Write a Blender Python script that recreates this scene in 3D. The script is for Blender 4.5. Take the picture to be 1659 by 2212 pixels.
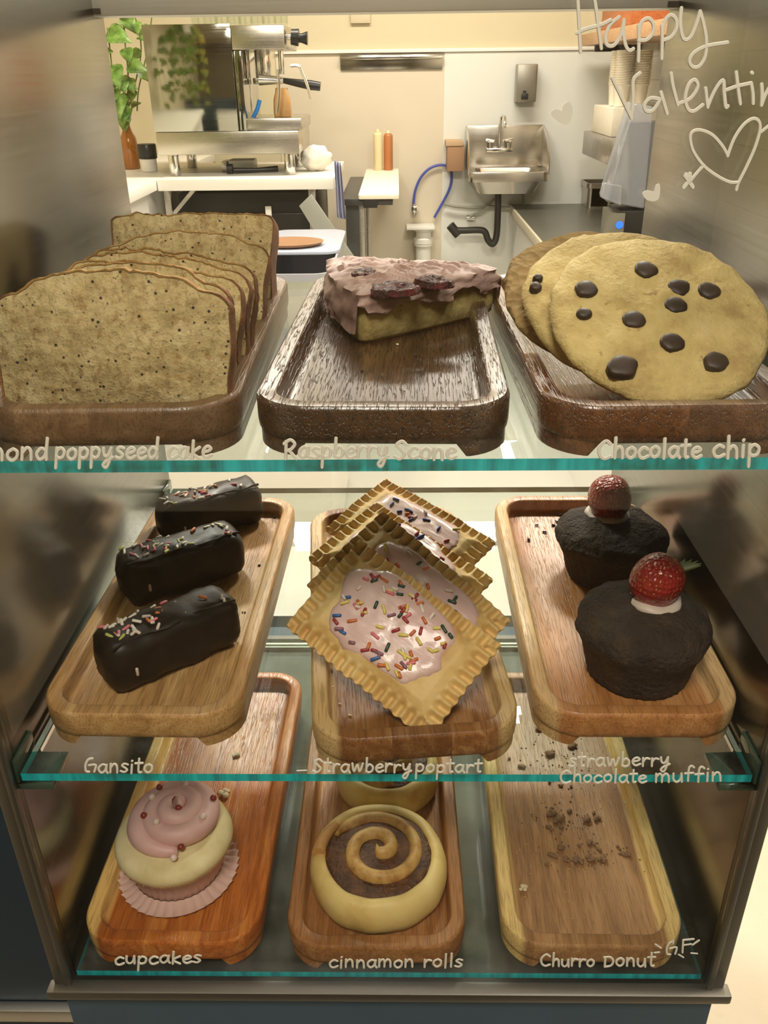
import bpy, bmesh, math, random
from mathutils import Vector, Matrix, noise as mnoise
for _o in list(bpy.data.objects):
    bpy.data.objects.remove(_o)
SC = bpy.context.scene
COL = SC.collection
PI = math.pi
rnd = random.Random(11)

# ------------------------------------------------------------------ camera
F_PX, PITCH, ROLL, YAW, CAM_Z = 1822.9, .480951, -.01314, .020161, 1.45
CAM = Vector((0, 0, CAM_Z))
def ray(x, y):
    """direction of the sight line through photograph pixel (x, y)"""
    u = (x - 829.5) / F_PX; v = (y - 1106) / F_PX
    c, s = math.cos(ROLL), math.sin(ROLL)
    u, v = c*u + s*v, -s*u + c*v
    ct, st = math.cos(PITCH), math.sin(PITCH)
    q = (u, ct - v*st, -st - v*ct)
    cy, sy = math.cos(YAW), math.sin(YAW)
    return Vector((cy*q[0] - sy*q[1], sy*q[0] + cy*q[1], q[2]))
def aty(x, y, Y):
    q = ray(x, y); return CAM + q * (Y / q.y)
def atz(x, y, z):
    q = ray(x, y); return CAM + q * ((z - CAM_Z) / q.z)
fw = ray(829.5, 1106); rt = ray(829.5 + F_PX, 1106) - fw; dn = ray(829.5, 1106 + F_PX) - fw
cd = bpy.data.cameras.new('camera'); cam = bpy.data.objects.new('camera', cd); COL.objects.link(cam)
cam.matrix_world = Matrix(((rt.x, -dn.x, -fw.x, 0), (rt.y, -dn.y, -fw.y, 0), (rt.z, -dn.z, -fw.z, CAM_Z), (0, 0, 0, 1)))
cd.sensor_fit = 'VERTICAL'; cd.sensor_height = 36.0; cd.lens = F_PX / 2212 * 36.0
cd.clip_start = .02; cd.clip_end = 60
SC.camera = cam
# ------------------------------------------------------------------ view, world, lamps
SC.view_settings.view_transform = 'Standard'; SC.view_settings.look = 'None'
SC.view_settings.exposure = 0.0; SC.view_settings.gamma = 1.0
SC.cycles.use_denoising = True
SC.cycles.max_bounces = 10; SC.cycles.transparent_max_bounces = 24
SC.cycles.caustics_reflective = False; SC.cycles.caustics_refractive = False
SC.cycles.sample_clamp_indirect = 4.0
W = bpy.data.worlds.new('world'); SC.world = W; W.use_nodes = True
W.node_tree.nodes['Background'].inputs[0].default_value = (.9, .75, .55, 1)
W.node_tree.nodes['Background'].inputs[1].default_value = .05
def area(name, loc, sx, sy, watts, col, rot=(0, 0, 0)):
    l = bpy.data.lights.new(name, 'AREA'); l.shape = 'RECTANGLE'; l.size = sx; l.size_y = sy
    l.energy = watts; l.color = col
    o = bpy.data.objects.new(name, l); o.location = loc; o.rotation_euler = rot; COL.objects.link(o)
    return o
KITCHEN_W, SHOP_W = 47, 14
WARM = (1, .925, .80)
for lx in (-.60, .48):
    area('kitchen_pendant_lamp', (lx, 1.95, 2.35), .26, .26, KITCHEN_W*.86, WARM)
area('kitchen_tube_lamp', (0, 4.0, 2.80), 1.8, .30, KITCHEN_W*1.5, WARM)
area('shop_ceiling_lamp', (.95, .45, 2.86), .5, .5, SHOP_W*1.0, (1, .93, .80))
area('shop_ceiling_lamp', (-.1, -.65, 2.86), .6, .6, SHOP_W*2.9, (1, .93, .80))

# ------------------------------------------------------------------ mesh helpers
class MB:
    def __init__(s): s.v = []; s.f = []; s.m = []
    def add(s, vs, fs, m=0):
        b = len(s.v); s.v += [tuple(v) for v in vs]
        s.f += [tuple(b + i for i in f) for f in fs]; s.m += [m]*len(fs); return s
    def box(s, x0, x1, y0, y1, z0, z1, m=0):
        vs = [(x, y, z) for x in (x0, x1) for y in (y0, y1) for z in (z0, z1)]
        return s.add(vs, [(0,1,3,2),(4,6,7,5),(0,4,5,1),(2,3,7,6),(0,2,6,4),(1,5,7,3)], m)
    def hexa(s, b, t, m=0):
        """b, t: four bottom and four top points in the same turn"""
        n = len(b)
        return s.add(list(b) + list(t), [tuple(range(n))[::-1], tuple(range(n, 2*n))] + [(i, (i+1) % n, n+(i+1) % n, n+i) for i in range(n)], m)
    def prism(s, poly, z0, z1, m=0):
        return s.hexa([(x, y, z0) for x, y in poly], [(x, y, z1) for x, y in poly], m)
    def loops(s, L, cap0=True, cap1=True, closed=True, m=0):
        n = len(L[0]); b = len(s.v)
        for l in L: s.v += [tuple(p) for p in l]
        fs = []
        for k in range(len(L)-1):
            for i in range(n if closed else n-1):
                j = (i+1) % n
                fs.append((b+k*n+i, b+k*n+j, b+(k+1)*n+j, b+(k+1)*n+i))
        if cap0: fs.append(tuple(b+i for i in range(n))[::-1])
        if cap1: fs.append(tuple(b+(len(L)-1)*n+i for i in range(n)))
        s.f += fs; s.m += [m]*len(fs); return s
    def lathe(s, prof, c=(0, 0, 0), n=32, cap0=True, cap1=True, jit=None, m=0):
        L = []
        for r, z in prof:
            l = []
            for i in range(n):
                a = 2*PI*i/n
                rr = r*(1 + (jit(a, z) if jit else 0))
                l.append((c[0]+rr*math.cos(a), c[1]+rr*math.sin(a), c[2]+z))
            L.append(l)
        return s.loops(L, cap0, cap1, True, m)
    def tube(s, pts, r, n=8, cap=True, m=0, flat=None):
        pts = [Vector(p) for p in pts]; L = []; up = None
        for i, p in enumerate(pts):
            t = (pts[min(i+1, len(pts)-1)] - pts[max(i-1, 0)])
            t = t.normalized() if t.length > 1e-9 else Vector((0, 0, 1))
            if up is None:
                up = t.orthogonal().normalized()
            up = (up - t*up.dot(t)); up = up.normalized() if up.length > 1e-6 else t.orthogonal().normalized()
            sd = t.cross(up); rr = r[i] if isinstance(r, (list, tuple)) else r
            L.append([p + (up*math.cos(2*PI*k/n) + sd*math.sin(2*PI*k/n))*rr for k in range(n)])
        return s.loops(L, cap, cap, True, m)
    def cyl(s, p, q, r, n=20, m=0, r2=None):
        return s.tube([p, q], [r, r if r2 is None else r2], n, True, m)
    def ball(s, c, r, nu=12, nv=8, sc=(1, 1, 1), m=0, jit=None):
        L = []
        for k in range(nv+1):
            a = -PI/2 + PI*k/nv
            a = max(-PI/2+.02, min(PI/2-.02, a)); l = []
            for i in range(nu):
                b = 2*PI*i/nu
                d = Vector((math.cos(a)*math.cos(b), math.cos(a)*math.sin(b), math.sin(a)))
                rr = r*(1 + (jit(d) if jit else 0))
                l.append((c[0]+d.x*rr*sc[0], c[1]+d.y*rr*sc[1], c[2]+d.z*rr*sc[2]))
            L.append(l)
        return s.loops(L, True, True, True, m)
    def xform(s, M):
        s.v = [tuple(M @ Vector(v)) for v in s.v]; return s

def mesh(name, mb, mats, sharp=35, bevel=0, seg=2, smooth=True):
    me = bpy.data.meshes.new(name); me.from_pydata(mb.v, [], mb.f)
    for m in (mats if isinstance(mats, (list, tuple)) else [mats]): me.materials.append(m)
    if len(me.materials) > 1: me.polygons.foreach_set('material_index', mb.m)
    bm = bmesh.new(); bm.from_mesh(me)
    bmesh.ops.remove_doubles(bm, verts=bm.verts, dist=1e-6)
    bmesh.ops.recalc_face_normals(bm, faces=bm.faces)
    if bevel:
        es = [e for e in bm.edges if len(e.link_faces) == 2 and e.calc_face_angle(0) > .6]
        if es: bmesh.ops.bevel(bm, geom=es, offset=bevel, segments=seg, affect='EDGES', profile=.6, clamp_overlap=True)
    if smooth:
        for f in bm.faces: f.smooth = True
        for e in bm.edges:
            if len(e.link_faces) == 2 and e.calc_face_angle(0) > math.radians(sharp): e.smooth = False
    bm.to_mesh(me); bm.free(); me.update()
    return me
def obj(name, mb, mats, parent=None, **k):
    me = mb if isinstance(mb, bpy.types.Mesh) else mesh(name, mb, mats, **k)
    o = bpy.data.objects.new(name, me); COL.objects.link(o)
    if parent: o.parent = parent
    return o
def tag(o, label=None, cat=None, group=None, kind=None):
    if label: o['label'] = label
    if cat: o['category'] = cat
    if group: o['group'] = group
    if kind: o['kind'] = kind
    return o
def empty(name, loc, label, cat, group=None, rz=0):
    o = bpy.data.objects.new(name, None); COL.objects.link(o); o.empty_display_size = .02
    o.location = loc; o.rotation_euler = (0, 0, rz)
    return tag(o, label, cat, group)
def struct(name, mb, mats, **k):
    return tag(obj(name, mb, mats, **k), kind='structure')
def rrect(w0, w1, h0, h1, r, n=8):
    """rounded rectangle outline, counter-clockwise"""
    out = []
    for cx, cy, a0 in ((w1-r, h0+r, -PI/2), (w1-r, h1-r, 0), (w0+r, h1-r, PI/2), (w0+r, h0+r, PI)):
        for k in range(n+1):
            a = a0 + PI/2*k/n
            out.append((cx + r*math.cos(a), cy + r*math.sin(a)))
    return out
def spline(pts, k=6):
    """Catmull-Rom through points of any dimension"""
    P = [tuple(p) for p in pts]
    if len(P) < 3: return P
    out = []
    for i in range(len(P)-1):
        a, b, c, d = P[max(i-1, 0)], P[i], P[i+1], P[min(i+2, len(P)-1)]
        for j in range(k):
            t = j/k
            out.append(tuple(.5*((2*b[q]) + (c[q]-a[q])*t + (2*a[q]-5*b[q]+4*c[q]-d[q])*t*t + (3*b[q]-a[q]-3*c[q]+d[q])*t**3) for q in range(len(b))))
    out.append(P[-1]); return out
def nz(x, y=0, z=0, f=1.0, o=3):
    return mnoise.fractal(Vector((x*f, y*f, z*f)), 1.0, 2.0, o)

# ------------------------------------------------------------------ materials
MATS = {}
class NT:
    def __init__(s, name):
        s.mat = bpy.data.materials.new(name); s.mat.use_nodes = True
        s.t = s.mat.node_tree; s.n = s.t.nodes; s.b = s.n['Principled BSDF']; s.out = s.n['Material Output']
    def new(s, typ, **k):
        q = s.n.new(typ)
        for a, b in k.items(): setattr(q, a, b)
        return q
    def link(s, a, b): s.t.links.new(a, b)
    def val(s, sock, v):
        if hasattr(v, 'is_linked') or isinstance(v, bpy.types.NodeSocket): s.link(v, sock)
        else: sock.default_value = v
    def coord(s, scale=(1, 1, 1), loc=(0, 0, 0)):
        tc = s.new('ShaderNodeTexCoord'); mp = s.new('ShaderNodeMapping')
        mp.inputs['Scale'].default_value = scale; mp.inputs['Location'].default_value = loc
        s.link(tc.outputs['Object'], mp.inputs['Vector']); return mp.outputs[0]
    def noise(s, vec, scale=5, detail=4, rough=.55, dist=0):
        q = s.new('ShaderNodeTexNoise'); s.link(vec, q.inputs['Vector'])
        q.inputs['Scale'].default_value = scale; q.inputs['Detail'].default_value = detail
        q.inputs['Roughness'].default_value = rough; q.inputs['Distortion'].default_value = dist
        return q.outputs['Fac']
    def voro(s, vec, scale=5, rand=1.0):
        q = s.new('ShaderNodeTexVoronoi'); s.link(vec, q.inputs['Vector']); q.inputs['Scale'].default_value = scale
        q.inputs['Randomness'].default_value = rand
        return q.outputs['Distance'], q.outputs['Color']
    def math(s, op, a, b=0.0, clamp=False):
        q = s.new('ShaderNodeMath', operation=op, use_clamp=clamp); s.val(q.inputs[0], a); s.val(q.inputs[1], b); return q.outputs[0]
    def ramp(s, fac, stops):
        q = s.new('ShaderNodeValToRGB'); e = q.color_ramp.elements
        while len(e) < len(stops): e.new(.5)
        for x, (p, c) in zip(e, stops):
            x.position = p; x.color = (c if len(c) == 4 else tuple(c)+(1,)) if isinstance(c, tuple) else (c, c, c, 1)
        s.link(fac, q.inputs[0]); return q.outputs[0]
    def mix(s, fac, a, b, mode='MIX'):
        q = s.new('ShaderNodeMix', data_type='RGBA', blend_type=mode)
        s.val(q.inputs[0], fac)
        for k, v in ((6, a), (7, b)):
            if isinstance(v, tuple): q.inputs[k].default_value = v if len(v) == 4 else v + (1,)
            else: s.link(v, q.inputs[k])
        return q.outputs[2]
    def bump(s, h, strength=.3, dist=.001, nrm=None):
        q = s.new('ShaderNodeBump'); q.inputs['Strength'].default_value = strength; q.inputs['Distance'].default_value = dist
        s.link(h, q.inputs['Height'])
        if nrm: s.link(nrm, q.inputs['Normal'])
        s.link(q.outputs[0], s.b.inputs['Normal']); return q.outputs[0]
    def set(s, col=None, rough=None, metal=None, **k):
        for n_, v in (('Base Color', col), ('Roughness', rough), ('Metallic', metal)):
            if v is None: continue
            i = s.b.inputs[n_]
            if isinstance(v, tuple): i.default_value = v if len(v) == 4 else v + (1,)
            elif isinstance(v, (int, float)): i.default_value = v
            else: s.link(v, i)
        for n_, v in k.items():
            i = s.b.inputs[n_.replace('_', ' ')]
            i.default_value = (v + (1,)) if isinstance(v, tuple) and len(v) == 3 and i.type == 'RGBA' else v
        return s.mat
def sr(*c):
    """sRGB 0-255 to linear"""
    return tuple(((x/255)/12.92 if x/255 <= .04045 else ((x/255+.055)/1.055)**2.4) for x in c)
def plain(name, col, rough=.5, metal=0.0, var=.08, vs=6.0, bump=0, bs=80, **k):
    if name in MATS: return MATS[name]
    t = NT(name); v = t.coord()
    n_ = t.noise(v, vs, 4)
    c = t.mix(n_, tuple(x*(1-var) for x in col), tuple(min(1, x*(1+var)) for x in col))
    if bump: t.bump(t.noise(v, bs, 3), bump, .002)
    MATS[name] = t.set(c, rough, metal, **k); return MATS[name]
def steel(name, col=(.56, .54, .50), rough=.25, axis='z', stain=.25):
    if name in MATS: return MATS[name]
    t = NT(name)
    sc = {'x': (3, 260, 260), 'y': (260, 3, 260), 'z': (260, 260, 3)}[axis]
    br = t.noise(t.coord(sc), 1, 3); st = t.noise(t.coord(), 7, 5)
    c = t.mix(t.math('MULTIPLY', st, stain), col, tuple(x*.55 for x in col))
    r = t.math('ADD', t.math('MULTIPLY', br, .14), t.math('ADD', t.math('MULTIPLY', st, .14), rough - .12))
    t.bump(br, .04, .0006)
    MATS[name] = t.set(c, r, 1.0); return MATS[name]
def pane(name, tint=(.97, .99, .98), rough=0.0, dirt=0.0):
    """thin architectural glass: clear transmission plus Schlick reflection"""
    if name in MATS: return MATS[name]
    t = NT(name); t.n.remove(t.b)
    g = t.new('ShaderNodeNewGeometry'); d = t.new('ShaderNodeVectorMath', operation='DOT_PRODUCT')
    t.link(g.outputs['Normal'], d.inputs[0]); t.link(g.outputs['Incoming'], d.inputs[1])
    c = t.math('ABSOLUTE', d.outputs['Value']); k = t.math('POWER', t.math('SUBTRACT', 1.0, c), 5.0)
    f = t.math('ADD', t.math('MULTIPLY', k, .9), .04, True)
    tr = t.new('ShaderNodeBsdfTransparent'); tr.inputs[0].default_value = tint + (1,)
    gl = t.new('ShaderNodeBsdfGlossy'); gl.inputs['Roughness'].default_value = rough; gl.inputs['Color'].default_value = (1, 1, 1, 1)
    mx = t.new('ShaderNodeMixShader'); t.link(f, mx.inputs[0]); t.link(tr.outputs[0], mx.inputs[1]); t.link(gl.outputs[0], mx.inputs[2])
    o = mx.outputs[0]
    if dirt:
        df = t.new('ShaderNodeBsdfDiffuse'); df.inputs[0].default_value = (.8, .8, .75, 1)
        m2 = t.new('ShaderNodeMixShader')
        q = t.ramp(t.noise(t.coord((3, 3, 1)), 6, 6, .7), [(.45, 0.0), (.9, dirt)])
        t.link(q, m2.inputs[0]); t.link(o, m2.inputs[1]); t.link(df.outputs[0], m2.inputs[2]); o = m2.outputs[0]
    t.link(o, t.out.inputs[0]); MATS[name] = t.mat; return t.mat
def wood(name, dark, mid, light, sap=None, sap_side=0, rough=.38, plank=.042, seed=0.0, coat=.12, grain=.5):
    t = NT(name)
    tc = t.new('ShaderNodeTexCoord'); sp = t.new('ShaderNodeSeparateXYZ'); t.link(tc.outputs['Object'], sp.inputs[0])
    wob = t.noise(t.coord((6, 2, 6), (seed, seed, 0)), 1.5, 2)
    xi = t.math('FLOOR', t.math('DIVIDE', t.math('ADD', sp.outputs[0], .2 + seed*.013), plank))
    wn = t.new('ShaderNodeTexWhiteNoise', noise_dimensions='1D'); t.link(t.math('ADD', xi, seed), wn.inputs['W'])
    off = t.math('MULTIPLY', wn.outputs['Value'], 40.0)
    cx = t.new('ShaderNodeCombineXYZ'); t.link(t.math('MULTIPLY', sp.outputs[0], 75.0), cx.inputs[0])
    t.link(t.math('ADD', t.math('MULTIPLY', sp.outputs[1], 5.0), off), cx.inputs[1]); t.link(t.math('MULTIPLY', sp.outputs[2], 75.0), cx.inputs[2])
    fig = t.noise(cx.outputs[0], 1.0, 5, .6, .8)
    c2 = t.new('ShaderNodeCombineXYZ'); t.link(t.math('MULTIPLY', sp.outputs[0], 900.0), c2.inputs[0])
    t.link(t.math('ADD', t.math('MULTIPLY', sp.outputs[1], 45.0), off), c2.inputs[1]); t.link(t.math('MULTIPLY', sp.outputs[2], 500.0), c2.inputs[2])
    por = t.noise(c2.outputs[0], 1.0, 2, .5)
    c = t.ramp(fig, [(.2, dark), (.5, mid), (.8, light)])
    c = t.mix(t.math('MULTIPLY', t.math('SUBTRACT', wn.outputs['Value'], .35, True), .85), c, dark)
    if sap:
        e = t.math('ADD', t.math('MULTIPLY', sp.outputs[0], float(sap_side)) if sap_side else t.math('ABSOLUTE', sp.outputs[0]), t.math('MULTIPLY', wob, .012))
        c = t.mix(t.ramp(t.math('MULTIPLY', e, 10.0), [(.61, 0.0), (.66, 1.0)]), c, sap)
    pm = t.ramp(por, [(.38, 1.0), (.47, 0.0)])
    c = t.mix(t.math('MULTIPLY', pm, .65*grain), c, tuple(x*.35 for x in dark))
    bn = t.bump(t.math('SUBTRACT', fig, t.math('MULTIPLY', pm, 1.2)), .55*grain, .0012)
    t.link(bn, t.b.inputs['Coat Normal'])
    r = t.math('ADD', t.math('MULTIPLY', fig, .22), rough - .1)
    return t.set(c, r, 0.0, Specular_IOR_Level=.5 if coat > .5 else .35, Coat_Weight=coat, Coat_Roughness=.27)

M_steel = steel('brushed_steel', axis='z', rough=.24)
M_steelx = steel('brushed_steel_rail', (.85, .82, .74), .5, 'x')
M_frame = steel('dull_steel_frame', (.20, .195, .175), .42, 'z', .5)
M_chrome = steel('chrome', (.75, .74, .71), .10, 'z', .1)
M_glass = pane('clear_glass', (.985, .99, .985))
M_shelfglass = pane('shelf_glass', (.93, .975, .965), 0.0, .10)
M_white_paint = plain('white_paint_pen', sr(214, 211, 200), .7, var=.02)
M_black = plain('black_plastic', (.012, .012, .012), .35)

# ------------------------------------------------------------------ display case
S_TOP = (1.2536, 1.0113, .7912)             # upper faces of the three glass shelves
GX0, GX1 = -.2735, .2503                    # inner faces of the steel sides
Y_F, Y_B = .4414, .9070
t = NT('green_glass_edge'); n_ = t.noise(t.coord((30, 3, 3)), 4, 4)
M_edge = t.set(t.ramp(n_, [(.3, sr(0, 128, 140)), (.55, sr(0, 196, 206)), (.8, sr(60, 228, 230))]), .15, 0, Coat_Weight=.5)
M_edge2 = plain('pale_glass_edge', sr(214, 226, 220), .2)
M_navy = plain('navy_paint', sr(60, 78, 92), .55, var=.1, vs=20)
M_navydark = plain('dark_navy_paint', sr(30, 48, 62), .5, var=.1, vs=20)
case = empty('display_case', (-.0116, .67, .73), 'steel and glass countertop pastry case standing on the navy base', 'display case')
def cpart(name, mb, mats, **k):
    o = obj(name, mb, mats, **k); o.parent = case; o.matrix_parent_inverse = Matrix.Translation(-Vector(case.location)); return o
TOP_Z = 1.575
for sx, (a, b) in ((-1, (GX0-.004, GX0)), (1, (GX1, GX1+.004))):
    cpart('side_panel', MB().box(a, b, .446, Y_B, .772, TOP_Z), steel('side_panel_steel', (.27, .265, .24), .19, 'y', .35), bevel=.001)
for sx, x in ((-1, GX0-.0115), (1, GX1)):
    m = MB().box(x, x+.0115, .432, .446, .7705, TOP_Z)
    ix = x+.0115 if sx < 0 else x
    m.box(ix-.002 if sx < 0 else ix-.003, ix+.003 if sx < 0 else ix+.002, .4295, .434, .7715, TOP_Z)
    cpart('corner_post', m, M_frame, bevel=.0012)
zf = aty(830, 2116, .437).z; zf2 = aty(830, 2166, .424).z
m = MB().box(GX0-.016, GX1+.016, .424, .436, zf2, zf); m.box(GX0-.016, GX1+.016, .436, .93, zf2, .7725)
cpart('bottom_frame', m, steel('bottom_frame_steel', (.24, .23, .21), .45, 'x', .6), bevel=.002)
cpart('deck', MB().box(GX0, GX1, .438, Y_B, .7725, .777), steel('deck_steel', (.52, .55, .52), .42, 'x', .4))
m = MB().box(GX0-.004, GX1+.004, .4465, Y_B, TOP_Z-.0035, TOP_Z+.0015)
cpart('top_glass', m, M_glass, smooth=False)
cpart('back_rail', MB().box(GX0-.004, GX1+.004, Y_B-.03, Y_B, 1.497, TOP_Z-.030), M_steelx, bevel=.0015)
cpart('front_rail', MB().box(GX0-.0115, GX1+.0115, .430, .446, 1.556, TOP_Z), M_frame, bevel=.0015)
for x0, x1, y0, y1 in ((0, 88, 4, 18), (128, 165, 14, 30), (168, 216, 18, 31), (1442, 1472, 2, 16), (1476, 1504, 0, 12)):
    a = aty(x0, y1, Y_B-.0306); b = aty(x1, y0, Y_B-.0306)
    cpart('tape_residue', MB().box(a.x, b.x, Y_B-.0308, Y_B-.0300, max(a.z, 1.4972), b.z), plain('dark_tape_residue', sr(60, 52, 38), .8, var=.4, vs=300))
fg = cpart('front_glass', MB().box(GX0+.001, GX1-.001, .4335, .4385, .7735, TOP_Z-.006), M_glass, smooth=False)
for sx in (-1, 1):
    for yy in (.4405, .872):
        x = GX0 if sx < 0 else GX1-.026
        for zz in (S_TOP[1],):
            m = MB().box(x, x+.026, yy, yy+.032, zz-.0145, zz-.0085)
            m.box(x if sx < 0 else x+.0235, x+.0025 if sx < 0 else x+.026, yy, yy+.032, zz-.0085, zz+.012)
            cpart('shelf_clip', m, plain('clip_green_acrylic', sr(62, 84, 72), .12, var=.1, Coat_Weight=.5), bevel=.0008)
for x in (GX0, GX1-.004): cpart('shelf_support', MB().box(x, x+.004, .475, .87, S_TOP[1]-.0125, S_TOP[1]-.0085), M_chrome)
m = MB().box(GX0, GX1, Y_B-.012, Y_B, .777, .7835)
cpart('rear_track', m, plain('pale_track', sr(225, 222, 210), .3))

def shelf(z, th, label):
    me = mesh('glass_shelf', MB().box(GX0+.004, GX1-.004, 0, Y_B-.004-Y_F, -th, 0), [M_shelfglass, M_edge, M_edge2], smooth=False)
    for p in me.polygons:
        if abs(p.normal.z) < .5: p.material_index = 2 if p.normal.y > .5 else 1
    o = obj('glass_shelf', me, None); o.location = (0, Y_F, z)
    return tag(o, label, 'shelf', 'glass shelves of the pastry case')
shelf(S_TOP[0], .0075, 'top glass shelf with teal edge, under the cake, scone and cookie trays')
shelf(S_TOP[1], .0068, 'middle glass shelf with teal edge, under the muffin and toaster pastry trays')
shelf(S_TOP[2], .0062, 'lowest glass pane with teal edge, lying under the cinnamon roll tray')

tag(obj('base_cabinet', MB().box(GX0-.006, GX1+.006, .432, .95, 0, zf2-.0005), M_navy, bevel=.002), 'navy painted cabinet the pastry case stands on', 'cabinet')
o = empty('side_counter', (-1.1, .64, 0), 'dark navy counter front left of the case with a pale metal strip', 'counter')
for nm, q, mt in (('front_panel', (-1.9, GX0-.02, .62, .66, 0, .94), M_navydark), ('metal_strip', (-1.9, GX0-.02, .606, .6195, .447, .468), steel('trim_steel', (.6, .58, .54), .35, 'x'))):
    p_ = obj(nm, MB().box(*q), mt, o, bevel=.002); p_.matrix_parent_inverse = Matrix.Translation(-Vector(o.location))

# ------------------------------------------------------------------ wooden trays
TW, TL, TH = .150, .352, .0305
def tray_mesh(name, mat):
    m = MB(); R = .034
    def lp(ins, z): return [(x, y, z) for x, y in rrect(-TW/2+ins, TW/2-ins, ins, TL-ins, max(R-ins, .012), 10)]
    m.loops([lp(.003, .0075), lp(.0004, .0105), lp(0, .014), lp(0, .0275), lp(.0006, .0293), lp(.002, .0305), lp(.0105, .0305), lp(.0118, .0298), lp(.0126, .0285),
             lp(.0140, .0192), lp(.0155, .0172), lp(.018, .0165)], True, True)
    out = rrect(-TW/2+.0015, TW/2-.0015, .0015, TL-.0015, R-.0015, 10)
    for sx in (-1, 1):                         # two runners the tray stands on
        a = TW/2-.026
        poly = [(x, y) for x, y in out if x*sx >= a]
        ys = [p[1] for p in poly]
        if sx > 0: poly = [(a, min(ys))] + poly + [(a, max(ys))]
        else: poly = [(-a, max(ys))] + poly + [(-a, min(ys))]
        poly2 = [(x - sx*(.006 if abs(abs(x)-a) < 1e-6 else 0)*-1*-1, y) for x, y in poly]
        wide = [(x - sx*.007 if abs(abs(x)-a) < 1e-6 else x, y) for x, y in poly]
        m.hexa([(x, y, 0) for x, y in poly], [(x, y, .009) for x, y in wide])
    return mesh(name, m, mat, sharp=38)
BR = dict(dark=sr(70, 42, 20), mid=sr(118, 78, 44), light=sr(160, 118, 74))
TRAYS = {}
def tray(key, k, x, y, yaw, mat, label):
    o = obj('wooden_tray', tray_mesh('wooden_tray', mat), None)
    o.location = (x, y, S_TOP[k] + .0002); o.rotation_euler = (0, 0, yaw)
    TRAYS[key] = o
    return tag(o, label, 'tray', 'acacia wood serving trays in the case')
tray('poppy', 0, -.1678, .4425, .0198, wood('wood_cake', sr(80, 56, 36), sr(122, 92, 64), sr(150, 120, 88), rough=.42, seed=1.3, coat=.5), 'wooden tray on the top shelf holding the sliced poppy seed cake')
tray('scone', 0, -.0104, .4430, -.0279, wood('wood_scone', sr(44, 26, 12), sr(78, 50, 27), sr(108, 74, 44), rough=.28, seed=2.1, coat=1, grain=1), 'worn wooden tray under the raspberry scone')
tray('cookie', 0, .1572, .4420, .0143, wood('wood_cookie', sr(66, 36, 14), sr(104, 60, 28), sr(140, 90, 48), rough=.30, seed=3.7, coat=1, grain=.8), 'wooden tray under the leaning chocolate chip cookies')
tray('gansito', 1, -.1918, .4674, -.0202, wood('wood_snack', sr(136, 98, 54), sr(188, 144, 90), sr(216, 178, 122), rough=.40, seed=4.2, plank=.07), 'light wooden tray holding the three chocolate coated snack bars')
tray('poptart', 1, .0141, .4460, .0954, wood('wood_pastry', sr(88, 48, 18), sr(146, 96, 50), sr(190, 148, 96), sap=sr(206, 172, 118), rough=.40, seed=5.5), 'slightly turned wooden tray under the iced toaster pastries')
tray('muffin', 1, .1739, .4675, -.006, wood('wood_muffin', sr(150, 94, 50), sr(198, 136, 80), sr(222, 168, 112), sap=sr(220, 180, 126), rough=.36, seed=6.4, plank=.09), 'orange-brown wooden tray under the two chocolate muffins')
tray('churro', 2, .1593, .4438, -.0114, wood('wood_donut', sr(126, 88, 54), sr(176, 130, 84), sr(204, 162, 114), sap=sr(240, 206, 136), rough=.5, seed=7.9), 'nearly empty wooden tray with pale rim and brown crumbs')
tray('cupcake', 2, -.1926, .4451, -.0142, wood('wood_cupcake', sr(132, 62, 18), sr(190, 108, 44), sr(222, 154, 82), sap=sr(226, 182, 108), sap_side=-1, rough=.30, seed=8.8), 'reddish wooden tray under the pink frosted cupcake')
tray('cinnamon', 2, -.0202, .4420, .004, wood('wood_roll', sr(112, 68, 34), sr(168, 114, 66), sr(204, 156, 102), rough=.42, seed=9.6), 'wooden tray under the two cinnamon rolls')
FLOOR = [s + .0002 + .0165 for s in S_TOP]

# ------------------------------------------------------------------ poppy seed cake slices
t = NT('poppy_crumb'); v = t.coord()
base = t.ramp(t.noise(v, 55, 6, .65), [(.3, sr(152, 130, 88)), (.5, sr(192, 170, 120)), (.72, sr(216, 196, 150))])
d1, c1 = t.voro(t.coord((1, 1, 1), (3, 5, 1)), 230); d2, c2 = t.voro(v, 360)
pick = t.ramp(c1, [(.36, 0.0), (.40, 1.0)])
seed1 = t.math('MULTIPLY', t.ramp(d1, [(.17, 1.0), (.27, 0.0)]), pick)
pick2 = t.ramp(c2, [(.40, 0.0), (.44, .85)])
seed2 = t.math('MULTIPLY', t.ramp(d2, [(.16, .8), (.28, 0.0)]), pick2)
blot = t.ramp(t.noise(v, 150, 3), [(.55, 0.0), (.66, .6)])
pore = t.ramp(t.noise(t.coord((1, 1, .6), (7, 1, 2)), 210, 4, .7), [(.36, .55), (.46, 0.0)])
c = t.mix(blot, base, sr(150, 112, 58)); c = t.mix(pore, c, sr(128, 100, 56)); c = t.mix(t.math('MAXIMUM', seed1, seed2), c, sr(50, 40, 22))
nb = t.noise(v, 330, 5, .75); d3, _ = t.voro(v, 170)
t.bump(t.math('ADD', nb, t.math('MULTIPLY', d3, .8)), .8, .0026)
M_crumb = t.set(c, .85)
t = NT('cake_crust'); v = t.coord()
dk = t.ramp(t.noise(v, 40, 6, .7), [(.3, sr(70, 38, 14)), (.55, sr(112, 68, 28)), (.8, sr(150, 102, 50))])
lt = t.ramp(t.noise(v, 60, 6, .7), [(.3, sr(140, 100, 48)), (.55, sr(172, 134, 74)), (.8, sr(196, 164, 104))])
sp = t.new('ShaderNodeSeparateXYZ'); t.link(v, sp.inputs[0])
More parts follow.
